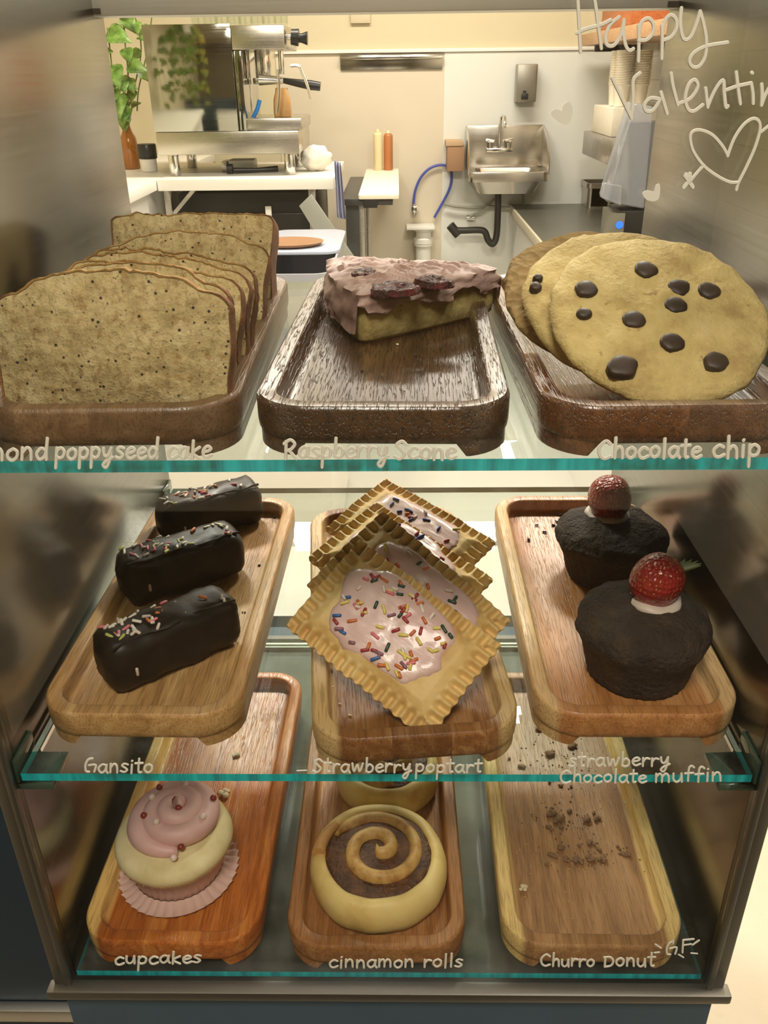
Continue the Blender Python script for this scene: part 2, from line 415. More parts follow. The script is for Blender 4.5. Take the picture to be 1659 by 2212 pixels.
c = t.mix(t.ramp(t.math('MULTIPLY', t.math('ABSOLUTE', sp.outputs[0]), 10.0), [(.56, 0.0), (.63, 1.0)]), lt, dk)
d1, c1 = t.voro(v, 260)
c = t.mix(t.math('MULTIPLY', t.ramp(d1, [(.16, .8), (.24, 0.0)]), t.ramp(c1, [(.55, 0.0), (.6, 1.0)])), c, sr(40, 28, 14))
t.bump(t.noise(v, 300, 4, .7), .6, .002)
M_crust = t.set(c, .75)
def slice_outline(seed, hw=.068, h=.088, n=72):
    r = random.Random(seed); ph = r.random()*9; pk = r.uniform(-.5, .1); am = 0 if seed > 36 else r.uniform(.9, 1.2)
    pts = []
    bw = hw*.945
    R = .016 if am else .006
    for k in range(14): pts.append((-bw + 2*bw*k/13*1.0, .0005*math.sin(k*1.3+ph)))
    for k in range(1, 14):
        a = k/13; x = bw + (hw-bw)*a + .0009*math.sin(a*9+ph); pts.append((x, a*(h-.012-R)))
    def top(x):
        q = x/hw
        return am*.0125*(max(0, 1-((q-pk)/(1.25 if q > pk else 1.0))**2) - .42) + .0022*nz(x*70+ph, ph, 0) + .0010*nz(x*260, ph)
    for k in range(1, 7):
        a = PI/2*k/7; pts.append((hw-R+R*math.cos(a), h-.012-R+R*.8*math.sin(a)))
    for k in range(40):
        a = k/39; x = (hw-R)*(1-2*a); e = min(1, min(a, 1-a)*9)
        pts.append((x, h-.012-R*.2 + e*(top(x)+.004*(1 if am else .5))))
    for k in range(1, 7):
        a = PI/2 + PI/2*k/7; pts.append((-hw+R+R*math.cos(a), h-.012-R+R*.8*math.sin(a)))
    for k in range(1, 13):
        a = 1-k/13; pts.append((-(bw+(hw-bw)*a), a*(h-.012-R)))
    return pts
def cake_slice(xc, yb, yt, th, seed, label, rz=0, h=.088):
    e = empty('poppy_seed_cake_slice', (xc, yb, FLOOR[0]+.0006), label, 'cake slice', 'slices of the poppy seed loaf', rz)
    lean = math.asin(max(-.9, min(.9, (yt-yb)/h))); e.rotation_euler = (-lean, 0, rz)
    out = slice_outline(seed, .0705 if seed == 20 else .068, h); cz = h*.5
    ins = lambda p, d: (p[0]*(1-d/.0705), cz + (p[1]-cz)*(1-d/(h*.5)))
    A = [ins(p, .0013) for p in out]; A2 = [ins(p, .0024) for p in out]
    m = MB().loops([[(x, 0.0003, z) for x, z in A2], [(x, .0012, z) for x, z in A], [(x, th-.0012, z) for x, z in A], [(x, th-.0003, z) for x, z in A2]])
    obj('crumb', m, M_crumb, e, sharp=60)
    def jit(L, k): return [(x + .0007*nz(x*300, k, z*300), y + .0006*nz(x*200+k, z*200), z + .0007*nz(z*300+5, k, x*300)) for x, y, z in L]
    I = [ins(p, .0017) for p in out]
    L = [[(x, .0003, z) for x, z in I], jit([(x, 0, z) for x, z in [ins(p, .0006) for p in out]], seed), jit([(x, th*.3, z) for x, z in out], seed+1), jit([(x, th*.7, z) for x, z in out], seed+2),
         jit([(x, th, z) for x, z in [ins(p, .0006) for p in out]], seed+3), [(x, th-.0003, z) for x, z in I]]
    obj('crust', MB().loops(L, False, False), M_crust, e, sharp=70)
    return e
SL = [(-.1650, .4625, .487, .0125, 'front slice of poppy seed cake, its speckled face fully in view'),
      (-.1685, .4880, .521, .012, 'second slice of poppy seed cake, leaning right behind the front slice'),
      (-.1675, .5150, .556, .012, 'third slice of poppy seed cake counted from the glass'),
      (-.1660, .5360, .577, .012, 'fourth slice of poppy seed cake, in the middle of the row'),
      (-.1650, .5560, .597, .012, 'fifth slice of poppy seed cake, next to the taller browned sixth slice'),
      (-.1680, .6200, .692, .014, 'sixth slice of poppy seed cake, standing proud before the loaf end'),
      (-.1700, .6950, .732, .030, 'thick greyish end piece of poppy seed cake at the back of its tray')]
for i, (x, yb, yt, th, lb) in enumerate(SL): cake_slice(x, yb, yt, th, 20+i*3, lb, h=(.088, .088, .088, .088, .088, .102, .096)[i])

# ------------------------------------------------------------------ raspberry scone
t = NT('scone_crumb'); v = t.coord()
c = t.ramp(t.noise(v, 60, 6, .7), [(.3, sr(150, 128, 72)), (.55, sr(196, 176, 112)), (.8, sr(214, 198, 140))])
c = t.mix(t.ramp(t.noise(v, 200, 3), [(.66, 0.0), (.74, .6)]), c, sr(120, 84, 40)); t.bump(t.noise(v, 300, 4), .4, .0015)
M_scone = t.set(c, .85)
t = NT('scone_icing'); v = t.coord()
c = t.ramp(t.noise(v, 45, 5), [(.3, sr(150, 118, 110)), (.6, sr(186, 156, 146)), (.8, sr(204, 178, 168))])
t.bump(t.noise(v, 260, 4), .25, .001)
M_icing_s = t.set(c, .55)
t = NT('raspberry_jam'); v = t.coord(); t.bump(t.noise(v, 420, 3), 1.0, .004)
M_jam = t.set(t.ramp(t.noise(v, 100, 3), [(.35, sr(46, 6, 12)), (.7, sr(104, 16, 28))]), .3)
P1, P2, P3 = Vector((-.030, .606)), Vector((.086, .702)), Vector((-.064, .748))
sc = empty('raspberry_scone', (0, .69, FLOOR[0]+.0004), 'triangular iced scone with dark raspberry jam, alone on its tray', 'scone')
def tri_out(n=110, r=.016):
    P = [P1, P2, P3]; cs = []
    for i in range(3):
        a, b, c_ = P[i-1], P[i], P[(i+1) % 3]
        d0 = (a-b).normalized(); d1 = (c_-b).normalized()
        cs += [(b + d0*r*k, b + d1*r*k) for k in (1.0,)]
    out = []
    for i in range(3):
        p0, p1 = cs[i]; b = P[i]
        for k in range(8):
            u = k/8; out.append(p0*(1-u)**2 + b*2*u*(1-u) + p1*u*u)
        q0 = p1; q1 = cs[(i+1) % 3][0]
        bul = .006 if i == 2 else (.002 if i else .001)
        nrm = Vector(((q1-q0).y, -(q1-q0).x)).normalized()
        for k in range(28):
            u = k/28; out.append(q0.lerp(q1, u) + nrm*bul*math.sin(PI*u))
    return out
T_O = tri_out(); CEN = sum(T_O, Vector((0, 0)))/len(T_O)
def tl(scale, z, jitter=.0, off=0.0, dz=0.0, seed=0):
    L = []
    for i, p in enumerate(T_O):
        d = (p-CEN); q = CEN + d*scale + d.normalized()*off
        j = nz(p.x*90+seed, p.y*90, z*60)*jitter
        q = q + d.normalized()*j
        zz = z + dz*nz(q.x*80+seed, q.y*80, 3)
        L.append((q.x-0, q.y-.69, zz))
    return L
SH = .036
m = MB().loops([tl(.93, 0), tl(.97, .003, .001), tl(.985, .012, .0012), tl(.985, .024, .0012), tl(.955, SH-.004, .001), tl(.90, SH, .001), tl(.5, SH+.003), tl(.1, SH+.004)])
obj('pastry', m, M_scone, sc, sharp=80)
m = MB(); Ls = []
def side_low(i):
    """how far down the icing reaches round the outline"""
    p = T_O[i]; fr = (p - P1).dot((P2-P1).normalized())/(P2-P1).length
    onfront = ((P2-P1).x*(p-P1).y - (P2-P1).y*(p-P1).x) < .0006
    lo = .024 if onfront else .008
    return lo + .0035*nz(i*.35, 2.2) + (.004*math.sin(i*.5) if onfront else 0)
for k in range(7):
    u = k/6; L = []
    for i, p in enumerate(T_O):
        z0 = side_low(i); z = z0 + (SH+.0005-z0)*u
        d = (p-CEN).normalized(); o_ = .0026 + .0022*math.sin(PI*min(1, u+.12)) + .0020*math.sin(z*900 + 3.4*nz(p.x*50, p.y*50))
        L.append((p.x + d.x*(o_ - .0035*u), p.y + d.y*(o_-.0035*u) - .69, z))
    Ls.append(L)
for s_ in [x/22 for x in range(21, 0, -1)]:
    L = []
    for p in T_O:
        d = p-CEN; q = CEN + d*s_*.93
        rip = .0024*math.sin(q.y*620 + q.x*240 + 4.5*nz(q.x*40, q.y*40, 1.0))*(.6 + .6*nz(q.x*50, q.y*50, 8)) + .0022*nz(q.x*130, q.y*130, 4)
        L.append((q.x, q.y-.69, SH + .0022 + .0050*(1-s_**2) + rip))
    Ls.append(L)
m.loops(Ls, False, True)
obj('icing', m, M_icing_s, sc, sharp=80)
for px_, py_, rx, ry in ((852, 614, .019, .0075), (786, 590, .010, .0060), (935, 600, .015, .0055)):
    c0 = atz(px_, py_, FLOOR[0]+SH+.006); m = MB(); L = []
    for k in range(9):
        u = 1-k/8.5; l = []
        for i in range(32):
            a = 2*PI*i/32; w = 1 + .30*nz(math.cos(a)*1.7+px_, math.sin(a)*1.7)
            x, y = c0.x + rx*w*u*math.cos(a), c0.y-.69 + ry*1.9*w*u*math.sin(a)
            s_ = (Vector((x, y+.69))-CEN).length/.06
            l.append((x, y, SH + .0022 + .0050*(1-min(1, s_)**2) + (-.003 if k == 0 else .0014) + .0012*nz(x*240, y*240, px_)))
        L.append(l)
    obj('jam', m.loops(L, True, True), M_jam, sc, sharp=80)

# ------------------------------------------------------------------ chocolate chip cookies
t = NT('cookie_dough'); v = t.coord()
c = t.ramp(t.noise(v, 34, 6, .65), [(.28, sr(164, 136, 82)), (.5, sr(202, 178, 116)), (.75, sr(220, 198, 140))])
c = t.mix(t.ramp(t.noise(v, 130, 3), [(.64, 0.0), (.74, .6)]), c, sr(130, 98, 52))
t.bump(t.math('ADD', t.noise(v, 75, 6, .65), t.math('MULTIPLY', t.noise(v, 300, 3), .3)), .45, .005)
M_cookie = t.set(c, .75)
t = NT('cookie_underside'); v = t.coord()
d1, _ = t.voro(v, 170); c = t.ramp(t.noise(v, 40, 5), [(.3, sr(140, 112, 66)), (.7, sr(190, 160, 108))]); t.bump(d1, .9, .003)
M_cookie2 = t.set(c, .8)
t = NT('dark_chocolate'); v = t.coord(); t.bump(t.noise(v, 120, 3), .2, .001)
M_choc = t.set(t.ramp(t.noise(v, 60, 4), [(.3, sr(34, 20, 11)), (.75, sr(58, 38, 22))]), .5)
CK_TILT = math.radians(35)
def cookie(base, r, rz, label, mat, seed, chips=None, tilt=CK_TILT, name='chocolate_chip_cookie'):
    """base: the point of the rim the cookie stands on"""
    e = empty(name, base, label, 'cookie', 'chocolate chip cookies on the tray')
    M = Matrix.Rotation(rz, 4, 'Z') @ Matrix.Rotation(tilt, 4, 'X') @ Matrix.Translation((0, r, 0))
    L = []; n = 80; th = .013
    prof = [(.80, 0), (.93, .0012), (.985, .004), (1.0, .0068), (.985, .0095), (.94, .0116), (.85, .0128)] + [(.72-.09*k, .0132+.0004*k) for k in range(8)]
    for rr, z in prof:
        l = []
        for i in range(n):
            a = 2*PI*i/n
            w = 1 + (.034*nz(math.cos(a)*1.8+seed, math.sin(a)*1.8) + .016*nz(math.cos(a)*7, math.sin(a)*7, seed))
            x, y = r*rr*w*math.cos(a), r*rr*w*math.sin(a)
            l.append((x, y, z + (.0024*nz(x*55, y*55, seed) + .0009*nz(x*190, y*190, seed) if z > .009 else 0)))
        L.append(l)
    body = MB().loops(L).xform(M)
    obj('cookie_body', body, mat, e, sharp=80)
    loc = Matrix.Translation(base) @ M
    for (cx, cy, s_) in (chips or []):
        if cx > 3:                                   # traced from the photograph onto the cookie's face
            inv = loc.inverted(); o_ = inv @ CAM; d_ = inv.to_3x3() @ ray(cx, cy); k = (.0152 - o_.z)/d_.z; q = o_ + d_*k
            x, y = q.x, q.y
        else: x, y = cx*r, cy*r
        m = MB(); LL = []
        ph = rnd.random()*6
        for u, z in ((1.0, -.004), (1.0, -.0006), (.95, .0004), (.80, .0010), (.45, .0014), (.08, .0015)):
            LL.append([(x + s_*u*(1+.16*nz(math.cos(a)+ph, math.sin(a)))*math.cos(a)*1.1, y + s_*u*(1+.16*nz(math.cos(a)+ph, math.sin(a)))*math.sin(a), .0156+z + .0024*nz(x*55, y*55, seed)) for a in [2*PI*i/20 for i in range(20)]])
        obj('chocolate_chip', m.loops(LL).xform(M), M_choc, e, sharp=60)
    return e
CHIPS = [(x*.361+1060, y*.361+500, s) for x, y, s in ((930, 225, .0066), (575, 335, .0064), (1125, 335, .0066), (1305, 355, .0064), (1105, 447, .0064), (860, 525, .0066), (562, 490, .0042), (1085, 668, .0066), (1355, 768, .0068), (785, 815, .0080))]
cookie((.1632, .4640, FLOOR[0]+.0012), .0680, .06, 'front chocolate chip cookie, its whole face with ten dark chips showing', M_cookie, 3, CHIPS, math.radians(32.5))
cookie((.1550, .4960, FLOOR[0]+.0012), .0685, .10, 'middle chocolate chip cookie, mostly hidden behind the front cookie', M_cookie, 8, [(-.88, .18, .0038), (-.84, .30, .0030)], math.radians(31))
cookie((.1490, .5320, FLOOR[0]+.0012), .0685, .14, 'rearmost cookie, pitted and greyish rim showing at upper left of its stack', M_cookie2, 14, [], math.radians(28))

# ------------------------------------------------------------------ sprinkles
SPR = {k: plain('sprinkle_'+k, sr(*c), .35, var=.04) for k, c in dict(yellow=(226, 206, 110), white=(226, 216, 200), orange=(206, 112, 58), red=(160, 48, 48),
       green=(44, 70, 50), blue=(48, 100, 160), pink=(222, 120, 130), purple=(140, 92, 106), navy=(40, 56, 130), lime=(176, 178, 92), pale=(206, 190, 176)).items()}
SPR_ME = {}
def sprinkle_mesh(k, ln=.0072, r=.00128):
    if k not in SPR_ME:
        m = MB(); L = []
        for z, rr in ((-1, .35), (-.93, .8), (-.8, 1), (.8, 1), (.93, .8), (1, .35)):
            L.append([(ln/2*z, r*rr*math.cos(a), r*rr*math.sin(a)) for a in [2*PI*i/8 for i in range(8)]])
        SPR_ME[k] = mesh('sprinkle', m.loops(L), SPR[k], sharp=70)
    return SPR_ME[k]
def add_sprinkle(parent, k, M, s=1.0):
    o = bpy.data.objects.new('sprinkle', sprinkle_mesh(k)); COL.objects.link(o); o.parent = parent
    o.matrix_local = M @ Matrix.Diagonal((s, 1, 1, 1)); return o

# ------------------------------------------------------------------ chocolate coated snack bars
t = NT('bar_chocolate'); v = t.coord()
t.bump(t.math('ADD', t.noise(v, 70, 3), t.math('MULTIPLY', t.noise(v, 400, 2), .15)), .25, .002)
M_bar = t.set(t.ramp(t.noise(v, 40, 4), [(.3, sr(22, 14, 9)), (.75, sr(42, 29, 20))]), t.math('ADD', t.math('MULTIPLY', t.noise(v, 30, 4), .3), .30), Specular_IOR_Level=.35)
M_paper = plain('baking_paper', sr(190, 172, 140), .7, var=.05)
def bar(cx, cy, rz, ln, w, h, label, seed, nspr, roll=0):
    e = empty('chocolate_snack_bar', (cx, cy, FLOOR[1]+.0008), label, 'snack bar', 'chocolate coated snack bars', rz)
    prof = []
    for a in range(0, 36):
        th = 2*PI*a/36; c, s_ = math.cos(th), math.sin(th)
        y = w/2*math.copysign(abs(c)**.55, c); z = h*.5 + h*.5*math.copysign(abs(s_)**.62, s_)
        if s_ > .2 and abs(c) < .85: z += .0012
        prof.append((y, max(0, z)))
    L = []; n = 26
    for k in range(n+1):
        u = k/n; x = -ln/2 + ln*u
        e_ = min(u, 1-u)*ln; sc_ = 1 - .42*max(0, 1-e_/.012)**2.2
        if k in (0, n): sc_ *= .75
        l = []
        for i, (y, z) in enumerate(prof):
            zz = h*.46 + (z-h*.46)*sc_; yy = y*sc_
            q = .0030*nz(x*40+seed, y*50, z*50) + .0006*nz(x*200, y*200+seed, z*200)
            q += .0014*math.exp(-((z-h*.86)/.0022)**2)*(1 if abs(yy) > w*.3 else 0)       # the moulded ridge under the top
            d = Vector((yy, zz-h*.4)); d = d.normalized() if d.length > 1e-6 else d
            l.append((x, yy + d.x*q, max(.0001, zz + d.y*q)))
        L.append(l)
    obj('coating', MB().loops(L), M_bar, e, sharp=75)
    m = MB(); pts = [(-ln*.45 + ln*.9*k/14, -w*.36 + .002*math.sin(k*.9+seed), h*.985 + .0005*math.sin(k*2.1)) for k in range(15)]
    obj('drizzle_ridge', m.tube(pts, [.0008 + .0006*abs(math.sin(k+seed)) for k in range(15)], 6), M_bar, e)
    r = random.Random(seed)
    for k in range(nspr):
        x = r.uniform(-.42, .40)*ln; y = r.uniform(-.34, .34)*w
        if r.random() < .5: x = max(-.42, min(.42, r.gauss(-.22, .12)))*ln
        c = r.choice(['pale', 'white', 'orange', 'lime', 'pink', 'pale', 'white'])
        z = h + .0016 - .0028*(abs(2*y/w))**3
        add_sprinkle(e, c, Matrix.Translation((x, y, z)) @ Matrix.Rotation(r.uniform(0, PI), 4, 'Z') @ Matrix.Rotation(r.uniform(-.3, .3), 4, 'Y'), r.uniform(.7, 1.15))
    add_sprinkle(e, 'pale', Matrix.Translation((-ln*.33, -w*.5-.0006, h*.45)) @ Matrix.Rotation(PI/2, 4, 'Y'), 1.0)
    return e
B1 = bar(-.184, .5500, .70, .116, .044, .045, 'chocolate snack bar with sprinkles, nearest the glass on its tray', 5, 36)
B2 = bar(-.2000, .6650, .58, .116, .044, .046, 'middle chocolate snack bar of three, thickest with sprinkles', 9, 42)
B3 = bar(-.1950, .7700, .60, .110, .043, .045, 'rear chocolate snack bar, partly behind the top shelf edge', 13, 28)

# ------------------------------------------------------------------ iced toaster pastries
t = NT('pastry_crust'); v = t.coord()
c = t.ramp(t.noise(v, 26, 5, .6), [(.28, sr(184, 136, 74)), (.5, sr(220, 184, 118)), (.78, sr(232, 204, 146))])
t.bump(t.noise(v, 260, 4, .6), .25, .001)
M_pastry = t.set(c, .6)
t = NT('pink_icing'); v = t.coord()
t.bump(t.noise(t.coord((14, 60, 14)), 3, 4), .35, .0015)
M_pink = t.set(t.ramp(t.noise(v, 16, 3), [(.3, sr(210, 172, 166)), (.7, sr(228, 196, 188))]), .32, Coat_Weight=.2)
PU, PV = .138, .089
def tart_top(u, v):
    """height of the crust over its underside at u, v in metres from corner L"""
    e = min(u, PU-u, v, PV-v)
    base = .0052 + .0062*min(1, max(0, (e-.009)/.010))**.7
    if e < .013:
        along = u if e in (v, PV-v) else v
        k = max(0, min(1, (.013-e)/.004)) * min(1, e/.0015 + .3)
        base += .0026*k*math.sin(along*2*PI/.0092 + 30*e)
        base += .0004*nz(u*200, v*200)
    base += .0007*nz(u*70, v*70, 3)
    return base
def tart(Lp, rot, label, seed, blob, nspr, cols, pinch=0.0):
    M = Matrix(((rot[0][0], rot[0][1], rot[0][2], Lp[0]), (rot[1][0], rot[1][1], rot[1][2], Lp[1]), (rot[2][0], rot[2][1], rot[2][2], Lp[2]), (0, 0, 0, 1)))
    e = empty('toaster_pastry', (0, 0, 0), label, 'pastry', 'iced toaster pastries with sprinkles')
    e.matrix_world = M
    nu, nv = 150, 98; m = MB(); top = []; bot = []
    for j in range(nv+1):
        for i in range(nu+1):
            u, v = PU*i/nu, PV*j/nv
            wx = .0006*math.sin(v*2*PI/.0092)*(1 if i in (0, nu) else 0) + .0012*nz(seed, v*30); wy = .0006*math.sin(u*2*PI/.0092)*(1 if j in (0, nv) else 0) + .0012*nz(u*30, seed)
            cu = .0025 if (i in (0, nu) and j in (0, nv)) else 0
            uu = u + (wx if i < nu/2 else -wx) ; vv = v + (wy if j < nv/2 else -wy)
            if cu: uu += cu*(1 if i == 0 else -1); vv += cu*(1 if j == 0 else -1)
            sag = -.0016*((2*u/PU-1)**2 + (2*v/PV-1)**2) + .0010*nz(u*18+seed, v*18)
            top.append((uu, vv, tart_top(u, v) + sag)); 
            ed = min(i, nu-i, j, nv-j)
            bot.append((uu, vv, sag + (.0014 if ed == 0 else .0004*nz(u*60, v*60, seed))))
    nx = nu+1; N = nx*(nv+1); fs = []
    for j in range(nv):
        for i in range(nu):
            a = j*nx+i; fs.append((a, a+1, a+nx+1, a+nx)); fs.append((N+a, N+a+nx, N+a+nx+1, N+a+1))
    rim = [i for i in range(nx)] + [j*nx+nu for j in range(1, nv+1)] + [nv*nx+i for i in range(nu-1, -1, -1)] + [j*nx for j in range(nv-1, 0, -1)]
    for k in range(len(rim)):
        a, b = rim[k], rim[(k+1) % len(rim)]; fs.append((N+a, N+b, b, a))
    m.add(top + bot, fs)
    obj('crust', m, M_pastry, e, sharp=80)
    u0, v0, ru, rv = blob; m = MB(); L = []; n = 72
    def R(a): return 1 + .16*nz(math.cos(a)*1.3+seed*1.7, math.sin(a)*1.3) + .03*nz(math.cos(a)*6+seed, math.sin(a)*6)
    def sq(a): return (abs(math.cos(a))**3.2 + abs(math.sin(a))**3.2)**(-1/3.2)
    def ztop(u, v): return tart_top(min(max(u, .0135), PU-.0135), min(max(v, .0135), PV-.0135)) - .0016*((2*u/PU-1)**2 + (2*v/PV-1)**2) + .0010*nz(u*18+seed, v*18)
    for k in range(14):
        s_ = 1 - k/14; l = []
        for i in range(n):
            a = 2*PI*i/n; u = u0 + ru*R(a)*sq(a)*s_*math.cos(a); v = v0 + rv*R(a)*sq(a)*s_*math.sin(a)
            u = min(max(u, .004), PU-.004); v = min(max(v, .004), PV-.004)
            z = ztop(u, v) + (-.0012 if k == 0 else .0008 if k == 1 else .0013) + .0004*nz(u*90+seed, v*90)*(k > 0)
            l.append((u, v, z))
        if k == 0:
            L.append([(x, y, z) for x, y, z in l]); L.append([(x, y, z+.0013) for x, y, z in l]); continue
        L.append(l)
    obj('icing', m.loops(L), M_pink, e, sharp=80)
    r = random.Random(seed); k = 0
    while k < nspr:
        a = r.uniform(0, 2*PI); s_ = math.sqrt(r.random())*.93
        u = u0 + ru*R(a)*sq(a)*s_*math.cos(a); v = v0 + rv*R(a)*sq(a)*s_*math.sin(a)
        if not (.006 < u < PU-.006 and .006 < v < PV-.006): continue
        k += 1
        add_sprinkle(e, r.choice(cols), Matrix.Translation((u, v, ztop(u, v) + .0021)) @ Matrix.Rotation(r.uniform(0, PI), 4, 'Z') @ Matrix.Rotation(r.uniform(-.12, .12), 4, 'Y'), r.uniform(.65, 1.1))
    return e
C1 = ['yellow', 'yellow', 'orange', 'red', 'red', 'white', 'green', 'pink', 'purple', 'yellow', 'orange', 'blue']
C2 = ['yellow', 'red', 'red', 'orange', 'green', 'pale']
C3 = ['red', 'red', 'orange', 'navy', 'yellow', 'pale']
tart((-.0872, .5331, 1.0814-.0090), [[0.7720, 0.6290, -0.0908], [-0.5312, 0.5603, -0.6354], [-0.3488, 0.5389, 0.7668]], 'front iced toaster pastry, its pink icing and sprinkles fully showing', 4, (.066, .049, .047, .0345), 82, C1)
tart((-.0748, .5679+.004, 1.0947-.0100), [[0.7271, 0.6863, -0.0151], [-0.5413, 0.5597, -0.6274], [-0.4221, 0.4644, 0.7785]], 'second toaster pastry, poking out directly behind the front one', 7, (.072, .050, .050, .030), 34, C2)
tart((-.0811, .6449, 1.0721-.0060), [[0.7446, 0.6674, -0.0127], [-0.6297, 0.696, -0.3451], [-0.2214, 0.2649, 0.9385]], 'third toaster pastry, with red sprinkles, before the rearmost one', 10, (.066, .050, .048, .033), 34, C3)
tart((-.0715, .7133, 1.0619-.0040), [[0.7569, 0.6525, -0.0363], [-0.6269, 0.7091, -0.3227], [-0.1849, 0.2670, 0.9458]], 'rearmost toaster pastry, lying flattest, with blue and red sprinkles', 13, (.070, .048, .050, .030), 30, C3 + ['navy'])

# ------------------------------------------------------------------ chocolate muffins with strawberries
t = NT('muffin_cake'); v = t.coord()
t.bump(t.math('ADD', t.noise(v, 70, 6, .65), t.math('MULTIPLY', t.noise(v, 260, 3), .5)), 1.0, .007)
M_muffin = t.set(t.ramp(t.noise(v, 50, 5), [(.3, sr(38, 27, 19)), (.75, sr(74, 56, 41))]), .8)
t = NT('strawberry_skin'); v = t.coord((1, 1, .8))
d1, _ = t.voro(v, 330, .5); sd = t.ramp(d1, [(.16, 1.0), (.26, 0.0)])
c = t.mix(sd, t.ramp(t.noise(t.coord(), 40, 3), [(.3, sr(128, 24, 22)), (.7, sr(188, 48, 40))]), sr(206, 140, 80))
t.bump(d1, .7, .0022)
M_berry = t.set(c, .24, Coat_Weight=.4)
M_leafb = plain('strawberry_leaf', sr(110, 122, 66), .6, var=.2)
M_cream = plain('white_cream', sr(224, 206, 190), .45, var=.04)
def muffin(cx, cy, seed, label, bx, by, leaf, hgt=.0655):
    e = empty('chocolate_muffin', (cx, cy, FLOOR[1]+.0006), label, 'muffin', 'strawberry topped chocolate muffins')
    prof = [(.030, 0), (.036, .0006), (.0385, .003), (.0405, .012), (.0435, .024), (.0468, .034), (.0498, .0405), (.0506, .0450), (.0492, .0505), (.0455, .0560), (.0395, .0605), (.031, .0640), (.021, .0660), (.010, .0668), (.002, .0670)]
    fine = spline(prof, 3); L = []; n = 84
    for r_, z in fine:
        l = []
        for i in range(n):
            a = 2*PI*i/n; x, y = r_*math.cos(a), r_*math.sin(a)
            k = .0022*nz(x*32+seed, y*32, z*32) + .0008*nz(x*130, y*130+seed, z*130)
            if z < .036: k += .0006*math.sin(a*34)
            if .036 < z < .050: k += .0012*nz(a*3, seed)
            f_ = 1 + k/.045; l.append((x*f_, y*f_, max(0, z*hgt/.067 + (k*.9 if z > .05 else 0))))
        L.append(l)
    obj('muffin_body', MB().loops(L), M_muffin, e, sharp=80)
    tz = hgt - .0035 - 6.0*(bx*bx+by*by)
    m = MB(); L = []
    for r_, z in ((.006, -.004), (.0185, -.002), (.0205, .001), (.0200, .0038), (.017, .0055), (.008, .006)):
        L.append([(bx + r_*(1+.06*nz(math.cos(a)*2, math.sin(a)*2, seed))*math.cos(a), by + r_*math.sin(a)*1.05, tz+z + .0012*math.sin(a*3+seed)) for a in [2*PI*i/28 for i in range(28)]])
    obj('cream', m.loops(L), M_cream, e, sharp=80)
    m = MB(); L = []
    for k in range(15):
        u = k/14; a = PI*u - PI/2
        rr = .0195*math.cos(a)**.72 if 0 < k < 14 else .0006
        L.append([(rr*math.cos(b)*(1 + .03*nz(math.cos(b)+seed, math.sin(b))), rr*math.sin(b), .0205*math.sin(a)) for b in [2*PI*i/32 for i in range(32)]])
    tl_ = .35 if leaf else -.2
    Mb = Matrix.Translation((bx, by, tz + .0195)) @ Matrix.Rotation(tl_, 4, 'Y') @ Matrix.Rotation(.25, 4, 'X')
    b = obj('strawberry', m.loops(L).xform(Mb), M_berry, e, sharp=80)
    if leaf:
        m = MB()
        for k in range(6):
            a = -1.0 + .45*k
            d = Vector((math.cos(a*.8)*.9, math.sin(a)*.8, .35 - .22*k*.5 + .25)).normalized(); s_ = d.cross(Vector((0, 0, 1))).normalized()
            p0 = Vector((bx+.0155, by+.002, tz+.0262)); pts = [p0, p0 + d*.007 + s_*.0030, p0 + d*.017 + Vector((0, 0, .001)), p0 + d*.007 - s_*.0030]
            up = d.cross(s_)*.0005
            m.hexa([p - up for p in pts], [p + up for p in pts])
        obj('leaf', m, M_leafb, b, sharp=80)
    return e
muffin(.1860, .5360, 2, 'front chocolate muffin, round dome with a leafy strawberry on top', .007, .004, True)
muffin(.1960, .6830, 6, 'rear chocolate muffin, knobbly top with a small strawberry', -.004, .008, False, .059)

# ------------------------------------------------------------------ cupcake
cx, cy = -.2010, .5290
cu = empty('cupcake', (cx, cy, FLOOR[2]+.0006), 'vanilla cupcake with pink frosting swirl and red and white pearls', 'cupcake')
t = NT('vanilla_cake'); v = t.coord(); t.bump(t.noise(v, 260, 4), .3, .0015)
M_van = t.set(t.ramp(t.noise(v, 45, 5), [(.3, sr(206, 186, 134)), (.7, sr(228, 212, 166))]), .75)
m = MB(); L = []; n = 120
for r_, z, w in ((.037, 0, .0), (.0385, .001, .0006), (.0405, .014, .001), (.0430, .026, .0013), (.0480, .0335, .0014), (.0492, .0360, .0016)):
    L.append([((r_ + w*math.cos(a*40))*math.cos(a), (r_ + w*math.cos(a*40))*math.sin(a), z) for a in [2*PI*i/n for i in range(n)]])
for r_, z in ((.0480, .0352), (.0425, .026)):
    L.append([((r_ + .0012*math.cos(a*40))*math.cos(a), (r_ + .0012*math.cos(a*40))*math.sin(a), z) for a in [2*PI*i/n for i in range(n)]])
m.loops(L, True, True)
lo = MB(); LL = []
for r_, z in ((.0400, .0050), (.0470, .0020), (.0530, .0016), (.0528, .0010), (.0465, .0012), (.0400, .0035)):
    LL.append([((r_ + (.0014 if r_ > .05 else .0005)*math.cos(a*40))*math.cos(a), (r_ + (.0014 if r_ > .05 else .0005)*math.cos(a*40))*math.sin(a), z + .0016*math.cos(a*40)*(r_ > .045)+.0016) for a in [2*PI*i/n for i in range(n)]])
lo.loops(LL, False, False)
M_wrap = plain('pink_wrapper', sr(205, 168, 156), .6, var=.05)
obj('wrapper', m.add(lo.v, lo.f), M_wrap, cu, sharp=75)
m = MB(); L = []
